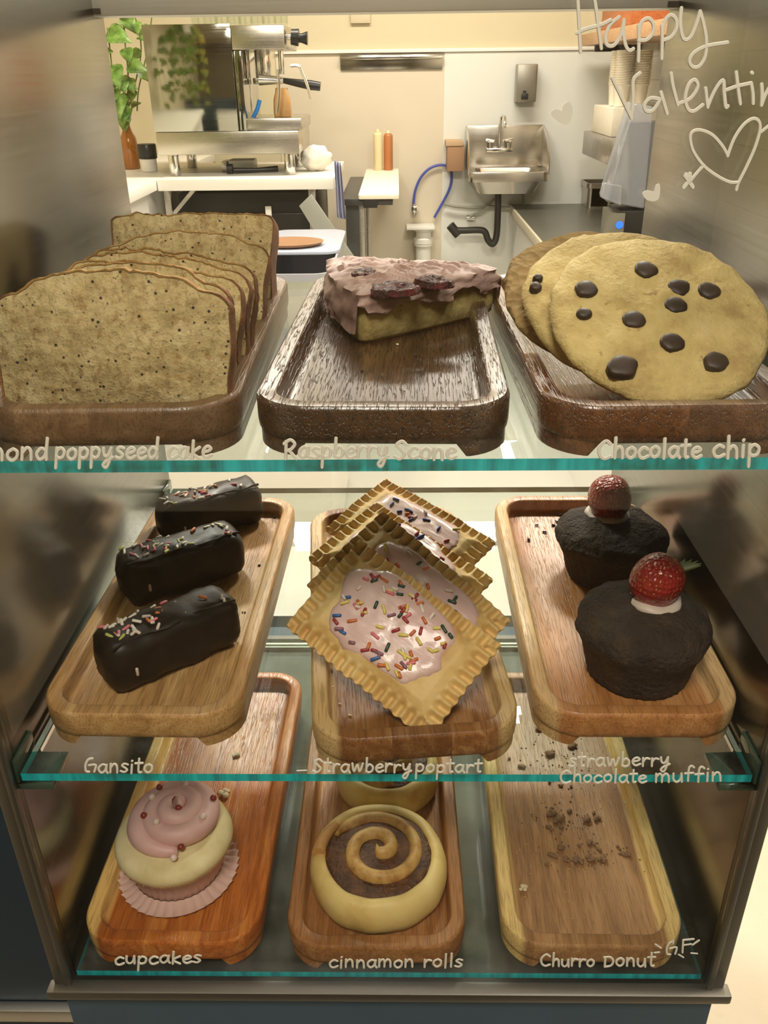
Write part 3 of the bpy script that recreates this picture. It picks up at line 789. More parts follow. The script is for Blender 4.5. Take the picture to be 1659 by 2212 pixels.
for r_, z in spline([(.036, .022), (.0420, .026), (.0480, .033), (.0508, .0385), (.0512, .0430), (.0490, .0475), (.044, .0505), (.034, .0525), (.018, .0535), (.002, .054)], 3):
    L.append([(r_*(1+.02*nz(math.cos(a)*1.6, math.sin(a)*1.6, 4))*math.cos(a), r_*(1+.02*nz(math.cos(a)*1.6+5, math.sin(a)*1.6))*math.sin(a), z + .0008*nz(r_*60*math.cos(a), r_*60*math.sin(a))) for a in [2*PI*i/64 for i in range(64)]])
obj('cake', m.loops(L), M_van, cu, sharp=80)
t = NT('pink_frosting'); v = t.coord(); t.bump(t.noise(v, 140, 4), .2, .0015)
M_frost = t.set(t.ramp(t.noise(v, 30, 3), [(.3, sr(206, 158, 154)), (.7, sr(222, 180, 174))]), .5, Subsurface_Weight=.15, Subsurface_Radius=(.004, .002, .0015))
m = MB(); pts = []; rad = []
N_ = 150
for k in range(N_+1):
    u = k/N_; a = -1.35 - u*2*PI*2.75
    rr = .0345*(1-u)**.85 + .0006
    pts.append((rr*math.cos(a) + .004, rr*math.sin(a)+.006, .0555 + .0185*u**1.05))
    rad.append(.0118*min(1, .35 + u*9)*(1-.42*u) if k < N_ else .003)
obj('frosting', m.tube(pts, rad, 14), M_frost, cu, sharp=85)
M_pr, M_pw = plain('red_pearl', sr(132, 44, 34), .3), plain('white_pearl', sr(226, 200, 190), .3)
for i, (px_, py_, red) in enumerate(((346, 1708, 1), (330, 1735, 0), (313, 1772, 1), (340, 1789, 0), (385, 1742, 1), (402, 1704, 0), (440, 1774, 0), (462, 1731, 1), (389, 1818, 1), (372, 1836, 0))):
    zg = .8085 + (.066 if i not in (4,) else .078)
    p = atz(px_, py_, zg) - Vector(cu.location)
    best = None                       # settle the pearl onto the swirl
    for q, r_ in zip(pts, rad):
        d = math.hypot(p.x-q[0], p.y-q[1])
        if d < r_:
            z = q[2] + math.sqrt(r_*r_ - d*d); best = z if best is None else max(best, z)
    z = (best or .0555) + .0012
    obj('pearl_sprinkle', MB().ball((p.x, p.y, z), .0030, 14, 10), M_pr if red else M_pw, cu)

# ------------------------------------------------------------------ cinnamon rolls
t = NT('roll_dough'); v = t.coord()
c = t.ramp(t.noise(v, 20, 5, .6), [(.3, sr(186, 150, 84)), (.5, sr(222, 194, 122)), (.75, sr(232, 210, 148))])
t.bump(t.math('ADD', t.noise(v, 30, 4), t.math('MULTIPLY', t.noise(v, 260, 3), .12)), .3, .003)
M_dough = t.set(c, .55)
t = NT('cinnamon_filling'); v = t.coord(); t.bump(t.noise(v, 240, 4), .8, .003)
M_cinn = t.set(t.ramp(t.noise(v, 70, 5, .7), [(.3, sr(46, 24, 8)), (.55, sr(92, 52, 20)), (.8, sr(146, 92, 40))]), .5)
t = NT('coil_dough'); v = t.coord(); t.bump(t.noise(v, 260, 3), .3, .001)
M_coil = t.set(t.ramp(t.noise(v, 55, 5, .65), [(.32, sr(150, 100, 48)), (.5, sr(196, 154, 88)), (.75, sr(214, 180, 112))]), .5)
def roll(cx, cy, R, H, rz, label, seed, tail=True):
    e = empty('cinnamon_roll', (cx, cy, FLOOR[2]+.0005), label, 'cinnamon roll', 'cinnamon rolls on their tray', rz)
    pitch = R*.80/2.55                               # the outer wall is thick, the inner coil tighter
    m = MB(); L = []; n = 96
    def swell(a): return 1 + .035*nz(math.cos(a)*1.2+seed, math.sin(a)*1.2)
    for r_, z in spline([(.55, 0), (.84, .0004), (.95, .0030), (.998, .011), (1.0, .022), (.975, .0295), (.925, .0350), (.86, .0374), (.80, .0372), (.765, .0350), (.76, .0290), (.5, .0280), (.05, .0280)], 2):
        L.append([(R*r_*swell(a)*math.cos(a), R*r_*swell(a)*math.sin(a), z*H/.041) for a in [2*PI*i/n for i in range(n)]])
    obj('outer_dough', m.loops(L), M_dough, e, sharp=75)
    # one long coil of dough rising to the middle, cinnamon between its turns
    m = MB(); L = []; N_ = 190
    for k in range(N_+1):
        u = k/N_; a = PI*.86 - u*2*PI*1.8
        rr = R*(.665*(1-u)**.95 + .03); w = R*(.112 + .014*math.sin(u*7+seed) - .03*u) * (1 if .03 < u < .95 else max(.3, min(u/.03, (1-u)/.05)))
        zt = H*(.99 + .24*u**.8) + .0016*nz(u*9, seed); zb = H*.60
        c_, s_ = math.cos(a), math.sin(a)
        def P(dr, z): return ((rr+dr)*c_, (rr+dr)*s_, z)
        L.append([P(-w, zb), P(w, zb), P(w*1.06, zt-.008), P(w*.9, zt-.0034), P(w*.45, zt-.0008), P(0, zt), P(-w*.45, zt-.0009), P(-w*.9, zt-.0036), P(-w*1.06, zt-.008)])
    obj('coil', m.loops(L), M_coil, e, sharp=75)
    # the loose end of the coil, browned
    m = MB(); pts = []
    m2 = []
    for k in range(14):
        u = k/13; a = PI*1.02 - u*.75
        rr = R*(.86 - .04*u)
        m2.append((rr*math.cos(a), rr*math.sin(a), H*(.93 - .10*u)))
    if tail: obj('coil_end', m.tube(m2, [R*.105*(1-.35*k/13) for k in range(14)], 12), plain('browned_dough', sr(186, 136, 78), .6, var=.25, vs=90, bump=.4), e, sharp=80)
    m = MB(); L = []
    for r_, z in ((.05, .0282), (.4, .0284), (.78, .0292), (.80, .033), (.79, .0352), (.70, .0362), (.5, .0375), (.25, .040), (.05, .042)):
        L.append([(R*r_*swell(a)*math.cos(a)*.985, R*r_*swell(a)*math.sin(a)*.985, z*H/.041 + (.0010*nz(r_*7*math.cos(a)+seed, r_*7*math.sin(a), 2) if z > .035 else 0)) for a in [2*PI*i/64 for i in range(64)]])
    obj('cinnamon_filling', m.loops(L), M_cinn, e, sharp=75)
    return e
roll(-.0195, .5190, .0605, .038, 0.0, 'front cinnamon roll, its whole brown spiral in view', 3)
roll(-.0130, .6330, .0520, .039, 2.2, 'rear cinnamon roll, half hidden by the shelf edge above', 8, False)

# ------------------------------------------------------------------ crumbs
M_crumbd = plain('brown_crumb', sr(140, 106, 76), .85, var=.35, vs=180, bump=.6, bs=500)
M_crumbl = plain('pale_crumb', sr(214, 196, 160), .8, var=.1, vs=180)
M_choccr = plain('chocolate_crumb', sr(40, 26, 16), .7)
def crumb(px_, py_, k, s, mat, label, group, seed, flat=.55):
    if mat == M_crumbd: s *= .78
    p = atz(px_, py_, FLOOR[k] + s*.25); m = MB()
    r = random.Random(seed)
    for q in range(5 if s > .003 else 2):
        c = (r.uniform(-1, 1)*s*.8, r.uniform(-1, 1)*s*.6, s*flat*.8 + r.uniform(0, 1)*s*.2)
        m.ball(c, s*r.uniform(.45, .8), 9, 6, (1, 1, flat*1.2), jit=lambda d: .35*nz(d.x*2+seed+q, d.y*2, d.z*2))
    m.v = [(x, y, max(z, .0002)) for x, y, z in m.v]
    o = obj('pastry_crumb' if mat != M_choccr else 'chocolate_crumb', m, mat, sharp=80); o.location = (p.x, p.y, FLOOR[k])
    return tag(o, label, 'crumb', group)
for i, (x, y, s) in enumerate(((1163, 1575, .0045), (1190, 1628, .0058), (1238, 1612, .0050), (1128, 1657, .0040), (1100, 1638, .0034), (1190, 1690, .0034), (1212, 1697, .0034), (1232, 1700, .003))):
    crumb(x, y, 2, s, M_crumbd, 'brown crumb near the shaded rear end of the empty donut tray', 'crumbs at the rear of the donut tray', i+3)
for i, (x, y, s) in enumerate(((1189, 1758, .0050), (1212, 1768, .0052), (1232, 1752, .0036), (1266, 1772, .0060), (1290, 1768, .004), (1186, 1790, .004), (1213, 1790, .003), (1280, 1755, .003), (1200, 1775, .004))):
    crumb(x, y, 2, s, M_crumbd, 'brown crumb in the upper of two clusters on the donut tray', 'upper crumb cluster on the donut tray', i+30)
for i, (x, y, s) in enumerate(((1213, 1832, .0042), (1252, 1828, .0036), (1277, 1822, .0042), (1296, 1836, .0036), (1195, 1850, .004), (1222, 1858, .0045), (1250, 1860, .0055), (1275, 1856, .0045), (1300, 1858, .005), (1336, 1832, .003), (1352, 1845, .004), (1182, 1868, .003))):
    crumb(x, y, 2, s, M_crumbd, 'brown crumb in the lower of two clusters on the donut tray', 'lower crumb cluster on the donut tray', i+60)
crumb(1130, 1920, 2, .0034, M_crumbl, 'small pale crumb at the left inside the donut tray', None, 91)
crumb(1352, 1737, 2, .0026, M_crumbl, 'tiny white crumb by the right rim of the donut tray', None, 92)
crumb(510, 1632, 2, .0036, M_crumbl, 'white crumb alone on the reddish cupcake tray', None, 93)
crumb(486, 1716, 2, .0052, M_crumbl, 'pale crumb touching the cupcake at upper right', None, 94)
crumb(712, 1448, 1, .0026, M_crumbl, 'larger pale crumb in the shaded toaster pastry tray corner', 'pale crumbs on the toaster pastry tray', 95)
for i, (x, y) in enumerate(((734, 1522), (757, 1546), (720, 1485))):
    crumb(x, y, 1, .0016, M_crumbl, 'tiny pale crumb in the front of the toaster pastry tray', 'tiny pale crumbs in the pastry tray', 96+i)
for i, (x, y) in enumerate(((1157, 1135), (1175, 1150), (1195, 1136), (1204, 1128), (1210, 1112), (1140, 1168))):
    crumb(x, y, 1, .0024, M_choccr, 'dark crumb behind the muffins in their tray corner', 'dark crumbs in the muffin tray', 110+i)
for i, (x, y) in enumerate(((592, 1118), (581, 1103), (559, 1222), (527, 1322))):
    crumb(x, y, 1, .0016, M_choccr, 'tiny dark crumb beside the snack bars on their tray', 'dark crumbs in the snack bar tray', 120+i)
crumb(858, 745, 0, .0016, M_crumbl, 'tiny pale crumb just before the scone', None, 130)
crumb(783, 803, 0, .0016, M_choccr, 'tiny brown crumb in the middle of the scone tray', None, 131)
m = MB(); r = random.Random(77)
for k in range(170):
    a_ = r.choice(((1225, 1772, 38, 17), (1252, 1850, 52, 16), (1180, 1640, 50, 40)))
    p = atz(r.gauss(a_[0], a_[2]), r.gauss(a_[1], a_[3]), FLOOR[2]); s = r.uniform(.0006, .0015)
    m.add([(p.x+s, p.y, p.z), (p.x-s*.6, p.y+s, p.z), (p.x-s*.6, p.y-s, p.z), (p.x, p.y, p.z+s*1.2)], [(0, 1, 3), (1, 2, 3), (2, 0, 3), (0, 2, 1)], 1)
for k in range(230):
    x, y = r.gauss(1235, 75), r.uniform(1620, 2000)
    if not (1085 + (y-1640)*.08 < x < 1330 + (y-1640)*.28): continue
    p = atz(x, y, FLOOR[2]); s = r.uniform(.0004, .0010)
    m.add([(p.x+s, p.y, p.z), (p.x-s*.6, p.y+s, p.z), (p.x-s*.6, p.y-s, p.z), (p.x, p.y, p.z+s*1.3)], [(0, 1, 3), (1, 2, 3), (2, 0, 3), (0, 2, 1)])
o = obj('sugar_crumbs', m, [plain('sugar_grains', sr(206, 176, 128), .5, var=.2), M_crumbd]); tag(o, 'cinnamon sugar grains and fine crumbs scattered over the donut tray floor', 'crumbs', kind='stuff')

# ------------------------------------------------------------------ room
YW_ = 5.3
XR = aty(1336, 200, YW_).x; XL = -1.95; YB = -2.6; ZC = 2.9
t = NT('cream_concrete'); v = t.coord()
c = t.ramp(t.noise(v, 2.2, 7, .62), [(.3, sr(184, 170, 146)), (.5, sr(196, 184, 164)), (.75, sr(203, 192, 174))])
c = t.mix(t.ramp(t.noise(v, 14, 5), [(.66, 0.0), (.8, .4)]), c, sr(172, 150, 122))
t.bump(t.noise(v, 30, 4), .1, .002); M_floor = t.set(c, .45)
M_wallc = plain('cream_wall', sr(206, 194, 162), .75, var=.03)
M_beige = plain('beige_panel', sr(212, 200, 178), .45, var=.03)
M_whitep = plain('white_panel', sr(222, 221, 212), .38, var=.02)
M_white = plain('white_laminate', sr(236, 232, 222), .4, var=.02)
M_shopwall = plain('shop_wall', sr(122, 110, 88), .8, var=.1)
struct('floor', MB().box(XL, XR, YB, YW_, -.1, 0), M_floor)
struct('ceiling', MB().box(XL, XR, YB, YW_, ZC, ZC+.1), M_wallc)
struct('wall_far', MB().box(XL-.1, XR+.1, YW_, YW_+.1, 0, ZC), M_wallc)
struct('wall_left', MB().box(XL-.1, XL, YB, YW_, 0, ZC), M_wallc)
struct('wall_front', MB().box(XL-.1, XR+.1, YB-.1, YB, 0, ZC), M_shopwall)
t = NT('white_tile'); v = t.coord()
bk = t.new('ShaderNodeTexBrick'); bk.offset = .5
sp = t.new('ShaderNodeSeparateXYZ'); t.link(v, sp.inputs[0]); cb = t.new('ShaderNodeCombineXYZ'); t.link(sp.outputs[1], cb.inputs[0]); t.link(sp.outputs[2], cb.inputs[1]); t.link(cb.outputs[0], bk.inputs['Vector'])
for n_, q in (('Color1', sr(232, 224, 206)), ('Color2', sr(226, 216, 196)), ('Mortar', sr(186, 174, 152))): bk.inputs[n_].default_value = q + (1,)
bk.inputs['Scale'].default_value = 1.0; bk.inputs['Brick Width'].default_value = .30; bk.inputs['Row Height'].default_value = .10; bk.inputs['Mortar Size'].default_value = .003
M_tile = t.set(bk.outputs['Color'], .2)
struct('wall_right', MB().box(XR, XR+.1, YB, YW_, 0, ZC), M_tile)
zt = aty(900, 107, YW_-.02).z
x0, xs, x1 = aty(600, 200, YW_).x, aty(958, 230, YW_).x, XR
struct('trim_2', MB().box(x0, x1, YW_-.022, YW_, zt-.014, zt+.004), M_white, bevel=.003)
struct('wall_panel_beige', MB().box(x0, xs, YW_-.006, YW_, .0, zt-.016), M_beige)
struct('wall_panel_white', MB().box(xs, x1, YW_-.012, YW_, .0, zt-.016), M_whitep)
struct('floor_reflection_dimmer', MB().box(-.95, 1.0, -1.9, .12, 0, .012), plain('dimmer_charcoal', sr(78, 70, 56), .9), bevel=.004)  # unseen dark mat, added to darken the reflection in the front glass
struct('floor_kitchen', MB().box(XL, XR, 1.5, YW_, 0, .004), plain('kitchen_floor_tile', sr(186, 184, 174), .45, var=.03, vs=2))
tag(obj('added_band_mat', MB().box(-.9, .44, 1.52, 2.65, .0041, .014), plain('grey_band_mat', sr(120, 122, 118), .8), bevel=.004), 'added grey mat behind the case, imitating a grey band reflected in glass', 'mat')  # made-up mat, stands in for a grey band reflected in the shelf glass

def rect(x0, y0, x1, y1, Y):
    """world box limits of a photograph rectangle standing at depth Y"""
    a = aty((x0+x1)/2, y0, Y); b = aty((x0+x1)/2, y1, Y); ym = (y0+y1)/2
    return aty(x0, ym, Y).x, aty(x1, ym, Y).x, b.z, a.z
def bx(m, x0, y0, x1, y1, Y, d, **k):
    a, b, c, e = rect(x0, y0, x1, y1, Y); return m.box(a, b, Y, Y+d, c, e, **k)
def one(name, mb, mats, label, cat, group=None, **k): return tag(obj(name, mb, mats, **k), label, cat, group)
def things(name, x, y, Y, label, cat, group=None):
    p = aty(x, y, Y); e = empty(name, p, label, cat, group); return e
def part(e, name, mb, mats, **k):
    o = obj(name, mb, mats, **k); o.parent = e; o.matrix_parent_inverse = Matrix.Translation(-Vector(e.location)); return o
def sub(p, name, mb, mats, **k):
    o = obj(name, mb, mats, **k); o.parent = p; return o
M_bsteel = steel('kitchen_steel', (.60, .57, .52), .26, 'x', .3)

# low white worktop right behind the case
e = things('low_cabinet', 640, 1250, 1.05, 'low white cabinet behind the case, seen between the hanging shelf edges', 'cabinet')
part(e, 'worktop', MB().box(-.95, .33, 1.045, 1.255, .70, .73), plain('worktop_white', sr(188, 184, 172), .4, var=.02), bevel=.003)
part(e, 'carcass', MB().box(-.94, .32, 1.06, 1.25, .0005, .6995), M_white)

# far wall fittings
a = rect(735, 118, 956, 150, YW_-.03)
e = things('wall_bracket', 846, 150, YW_-.04, 'long polished steel bracket strip high on the beige wall', 'wall bracket')
m = MB().box(a[0], a[1], YW_-.018, YW_-.006, a[2], a[3]); part(e, 'back_plate', m, steel('dark_mirror_steel', (.42, .40, .36), .12, 'x'), bevel=.001)
m = MB().box(a[0], a[1], YW_-.05, YW_-.0185, a[3]-.022, a[3]-.006); part(e, 'ledge', m, M_chrome, bevel=.002)
a = rect(757, 26, 800, 50, YW_-.03)
one('wall_vent', MB().box(a[0], a[1], YW_-.02, YW_-.0005, a[2], a[3]), plain('vent_beige', sr(200, 186, 156), .6), 'small beige wall plate right below the case top', 'wall plate', bevel=.002)
# soap dispenser
e = things('soap_dispenser', 1136, 222, YW_-.012, 'brushed steel soap dispenser on the white wall above the sink', 'soap dispenser')
a = rect(1116, 138, 1160, 221, YW_-.10)
part(e, 'housing', MB().box(a[0], a[1], YW_-.105, YW_-.0125, a[2], a[3]), steel('dispenser_steel', (.36, .34, .29), .34, 'z'), bevel=.008)
a = rect(1126, 202, 1141, 215, YW_-.11); part(e, 'push_button', MB().box(a[0], a[1], YW_-.113, YW_-.1055, a[2], a[3]), M_black, bevel=.003)
a = rect(1130, 196, 1137, 201, YW_-.11); part(e, 'sight_window', MB().box(a[0], a[1], YW_-.1075, YW_-.1055, a[2], a[3]), M_black)
# hand sink
e = things('hand_sink', 1085, 400, YW_-.012, 'wall mounted steel hand sink with swan neck faucet', 'sink')
YF = YW_-.36
zb1, zb0 = aty(1088, 270, YW_-.02).z, aty(1088, 362, YW_-.02).z
xl, xr = aty(1006, 330, YW_-.02).x, aty(1170, 330, YW_-.02).x
M_sink = steel('sink_steel', (.66, .62, .56), .20, 'x', .2)
part(e, 'backsplash', MB().box(xl, xr, YW_-.026, YW_-.0125, zb0-.02, zb1), M_sink, bevel=.004)
for x_a, x_b in ((xl-.004, xl+.004), (xr-.004, xr+.004)):
    m = MB(); P4 = [(YW_-.026, zb0-.01), (YF+.05, zb0-.01), (YF+.05, zb0+.06), (YW_-.16, zb1-.04), (YW_-.026, zb1)]
    m.hexa([(x_a, y, z) for y, z in P4], [(x_b, y, z) for y, z in P4]); part(e, 'splash_side', m, M_sink, bevel=.002)
zr = aty(1088, 372, YF+.05).z
m = MB(); o_ = rrect(xl, xr, YF+.04, YW_-.027, .03, 5); i_ = rrect(xl+.045, xr-.045, YF+.075, YW_-.075, .05, 5); i2 = rrect(xl+.08, xr-.08, YF+.11, YW_-.11, .05, 5)
m.loops([[(x, y, zr-.05) for x, y in o_], [(x, y, zr) for x, y in o_], [(x, y, zr) for x, y in i_], [(x, y, zr-.11) for x, y in i2]], False, True)
part(e, 'rim', m, M_sink, bevel=.003)
m = MB(); m.loops([[(x, y, zr-.05) for x, y in rrect(xl+.03, xr-.03, YF+.06, YW_-.05, .05, 5)], [(x, y, zr-.118) for x, y in rrect(xl+.06, xr-.06, YF+.09, YW_-.09, .06, 5)]], False, True)
part(e, 'bowl', m, M_sink)
fx, fy = aty(1078, 320, YW_-.06).x, YW_-.075
zf0 = aty(1078, 330, YW_-.06).z; zf1 = aty(1083, 252, YW_-.1).z
f = part(e, 'faucet', MB().box(fx-.075, fx+.075, fy-.02, fy+.045, zf0, zf0+.028), M_chrome, bevel=.008)
sub(f, 'spout', MB().tube(spline([(fx, fy, zf0+.02), (fx, fy, zf1-.03), (fx+.005, fy-.012, zf1), (fx+.012, fy-.07, zf1+.002), (fx+.014, fy-.10, zf1-.03), (fx+.014, fy-.105, zf1-.055)], 6), .0075, 10), M_chrome)
for sx in (-1, 1):
    m = MB().cyl((fx+sx*.052, fy+.01, zf0+.02), (fx+sx*.052, fy+.01, zf0+.055), .016, 14); m.tube([(fx+sx*.03, fy, zf0+.06), (fx+sx*.075, fy+.015, zf0+.068)], .008, 8)
    sub(f, 'tap_handle', m, M_chrome)
M_pipe = plain('black_pipe', (.018, .017, .016), .45)
def pl(pts, Y): return [tuple(aty(x, y, Y)) for x, y in pts]
part(e, 'tailpiece', MB().cyl(aty(1076, 396, YW_-.15), aty(1076, 418, YW_-.15), .017, 14), M_chrome)
part(e, 'drain_trap', MB().tube(spline(pl([(1076, 416), (1075, 470), (1072, 512), (1064, 527), (1054, 518), (1048, 502), (1036, 497), (1000, 498), (980, 497)], YW_-.15), 6), .019, 12), M_pipe)
part(e, 'trap_nut', MB().cyl(aty(972, 486, YW_-.15), aty(990, 508, YW_-.15), .026, 12), M_pipe)
part(e, 'supply_hose', MB().tube(spline(pl([(1120, 395), (1131, 430), (1120, 450), (1060, 446), (1045, 455), (1025, 462), (1016, 468)], YW_-.06), 6) , .008, 8), plain('grey_hose', sr(150, 146, 132), .4))
part(e, 'supply_hose', MB().tube(spline(pl([(1070, 430), (1050, 445), (1020, 448), (985, 446), (960, 440)], YW_-.05), 6), .008, 8), plain('grey_hose', sr(150, 146, 132), .4))
part(e, 'shutoff_valve', MB().cyl(aty(1008, 470, YW_-.04), aty(1024, 470, YW_-.04), .014, 12), M_chrome)
# brown box beside the sink
e = things('filter_box', 982, 368, YW_-.14, 'brown cardboard coloured box on the wall left of the sink', 'box')
a = rect(966, 316, 1003, 370, YW_-.14); part(e, 'box_body', MB().box(a[0], a[1], YW_-.14, YW_-.0125, a[2], a[3]), plain('brown_card', sr(158, 120, 88), .7, var=.15), bevel=.003)
a = rect(963, 304, 1000, 316, YW_-.14); part(e, 'box_lid', MB().box(a[0], a[1], YW_-.145, YW_-.0125, a[2]+.001, a[3]), plain('light_card', sr(190, 158, 122), .7), bevel=.003)
one('water_hose', MB().tube(spline(pl([(893, 440), (897, 412), (908, 385), (925, 366), (945, 357), (963, 358), (974, 368), (975, 392), (968, 415), (952, 445), (938, 470)], YW_-.03), 8), .0075, 8), plain('blue_hose', sr(72, 84, 168), .4), 'blue water hose looping down the wall beside the brown box', 'hose')
e = things('wall_valve', 895, 455, YW_-.03, 'round chrome valve at the lower end of the blue hose', 'valve')
part(e, 'knob', MB().cyl(aty(896, 452, YW_-.08), aty(896, 452, YW_-.012), .020, 16), M_chrome, bevel=.003); part(e, 'stem', MB().cyl(aty(894, 464, YW_-.05), aty(894, 440, YW_-.05), .009, 10), M_chrome)
zt_ = aty(915, 488, YW_-.08)
e = things('drain_pipe', 915, 620, YW_-.08, 'white ribbed drain pipe against the wall, behind the scone', 'pipe')
p0, p1 = aty(915, 640, YW_-.08), aty(915, 492, YW_-.08); px0 = p1.x
m = MB().lathe([(.045, 0), (.045, .30), (.055, .305), (.055, .33), (.046, .34), (.046, p1.z-p0.z-.09), (.058, p1.z-p0.z-.085), (.058, p1.z-p0.z-.06), (.045, p1.z-p0.z-.05), (.045, p1.z-p0.z-.02), (.066, p1.z-p0.z-.01), (.066, p1.z-p0.z)], (px0, YW_-.085, p0.z), 24)
part(e, 'pipe_body', m, M_white)
a = rect(878, 486, 938, 492, YW_-.08); part(e, 'flange', MB().box(a[0], a[1], YW_-.16, YW_-.013, a[2], a[3]), M_white, bevel=.002)

# ------------------------------------------------------------------ counters on the left
ZK = aty(530, 386, 3.95).z
XK0, XK1 = aty(338, 386, 3.95).x, aty(722, 386, 3.95).x
e = things('espresso_counter', 530, 410, 3.95, 'white topped counter on steel legs under the espresso machine', 'counter')
part(e, 'counter_top', MB().box(XK0, XK1, 3.95, 4.72, ZK-.048, ZK), M_white, bevel=.004)
for x in (XK0+.015, XK1-.12):
    for y in (3.98, 4.66): part(e, 'leg', MB().box(x, x+.03, y, y+.03, 0, ZK-.0485), M_bsteel, bevel=.003)
a0, a1 = Vector((XK0+.03, 3.995, ZK-.17)), Vector((XK0+.15, 3.995, ZK-.05)); part(e, 'brace', MB().tube([a0, a1], .012, 4), M_bsteel)
e = things('corner_counter', 270, 440, 3.2, 'white corner counter at far left, under the amber bottle', 'counter')
part(e, 'counter_top', MB().box(XL+.001, XK0-.004, 2.6, YW_-.001, ZK-.045, ZK-.001), M_white, bevel=.004)
part(e, 'cabinet', MB().box(XL+.001, XK0-.05, 2.62, YW_-.001, 0, ZK-.0455), plain('white_cabinet', sr(232, 230, 224), .5, var=.02))
# dark undercounter appliance, slanted panel
e = things('undercounter_fridge', 540, 480, 4.1, 'black refrigerator standing under the espresso counter', 'fridge')
a = rect(395, 405, 690, 640, 4.12); part(e, 'body', MB().box(a[0], a[1], 4.14, 4.65, .02, ZK-.08), M_black, bevel=.006)
part(e, 'door', MB().box(a[0]+.01, a[1]-.01, 4.115, 4.1395, .10, ZK-.17), plain('black_gloss', (.02, .02, .018), .2), bevel=.005)
part(e, 'latch', MB().box(*[f_(rect(573, 446, 586, 470, 4.1)) for f_ in (lambda r_: r_[0], lambda r_: r_[1])], 4.105, 4.1145, *rect(573, 446, 586, 470, 4.1)[2:]), M_white, bevel=.002)
m = MB(); q = pl([(646, 445), (672, 420), (768, 560), (758, 600), (740, 600)], 3.86)
m.hexa([(x, y, z) for x, y, z in q], [(x, y+.02, z) for x, y, z in q])
one('slanted_panel', m, plain('grey_panel', sr(150, 150, 142), .4), 'grey panel leaning diagonally at the end of the espresso counter', 'panel', bevel=.002)
# prep table with white board
ZT = aty(818, 424, 4.05).z
e = things('prep_table', 790, 440, 4.05, 'dark edged steel prep table under the white cutting board', 'table')
XT0, XT1 = aty(735, 430, 4.05).x, aty(858, 430, 4.05).x
part(e, 'table_top', MB().box(XT0, XT1-.02, 4.06, 4.98, ZT-.04, ZT-.012), plain('dark_edge', (.035, .034, .032), .4), bevel=.003)
part(e, 'under_table_shade', MB().box(XT0+.02, aty(776, 500, 4.1).x, 4.10, 4.9, .02, ZT-.0405), plain('table_shade_dark', (.05, .05, .048), .4))  # solid dark block, the shade under the table put into its colour
for y in (4.09, 4.9): part(e, 'leg', MB().box(aty(778, 500, 4.1).x, aty(788, 500, 4.1).x, y, y+.03, 0, ZT-.0405), M_bsteel, bevel=.002)
part(e, 'clamp', MB().box(*rect(785, 418, 815, 434, 4.05)[:2], 4.046, 4.0595, ZT-.05, ZT-.012), M_black, bevel=.003)
YBd = atz(826, 364, ZT+.008).y
bd = MB(); x_a, x_b = aty(774, 424, 4.05).x, aty(862, 424, 4.05).x
bd.prism(rrect(x_a, x_b, 4.04, YBd, .012, 5), ZT-.0115, ZT+.008)
one('cutting_board', bd, plain('white_board', sr(236, 226, 206), .5, var=.04), 'white cutting board lying on the prep table before two bottles', 'cutting board', sharp=50, bevel=.003)
def bottle(x, yb, yt, Y, r, name, mat, capm, label, grp=None):
    e = things(name, x, yb, Y, label, 'bottle', grp); p = Vector(e.location); h = aty(x, yt, Y).z - p.z
    part(e, 'bottle_body', MB().lathe([(r*.94, 0), (r, .004), (r, h*.78), (r*.9, h*.83), (r*.55, h*.88), (r*.5, h*.885)], tuple(p), 22), mat, sharp=50)
    part(e, 'cap', MB().lathe([(r*.58, h*.886), (r*.58, h*.92), (r*.3, h*.94), (r*.16, h)], tuple(p), 16), capm, sharp=50)
    return e
yb_ = YBd - .09
zb_ = ZT+.0085
def bot(x, ytop, r, mat, capm, label):
    p = aty(x, 358, yb_); e = empty('squeeze_bottle', (p.x, yb_, zb_), label, 'bottle', 'squeeze bottles on the cutting board'); h = aty(x, ytop, yb_).z - zb_
    part(e, 'bottle_body', MB().lathe([(r*.94, 0), (r, .004), (r, h*.85), (r*.92, h*.89), (r*.6, h*.92)], (p.x, yb_, zb_), 22), mat, sharp=50)
    part(e, 'cap', MB().lathe([(r*.62, h*.921), (r*.62, h*.945), (r*.3, h*.96), (r*.18, h)], (p.x, yb_, zb_), 16), capm, sharp=50)
M_ivory = plain('ivory_sauce', sr(226, 206, 160), .4, var=.03)
bot(817, 278, .0255, M_ivory, M_ivory, 'cream coloured squeeze bottle, taller of the pair on the board')
bot(839, 281, .0255, plain('caramel_sauce', sr(178, 112, 66), .35, var=.15), M_ivory, 'caramel coloured squeeze bottle beside the cream coloured one')
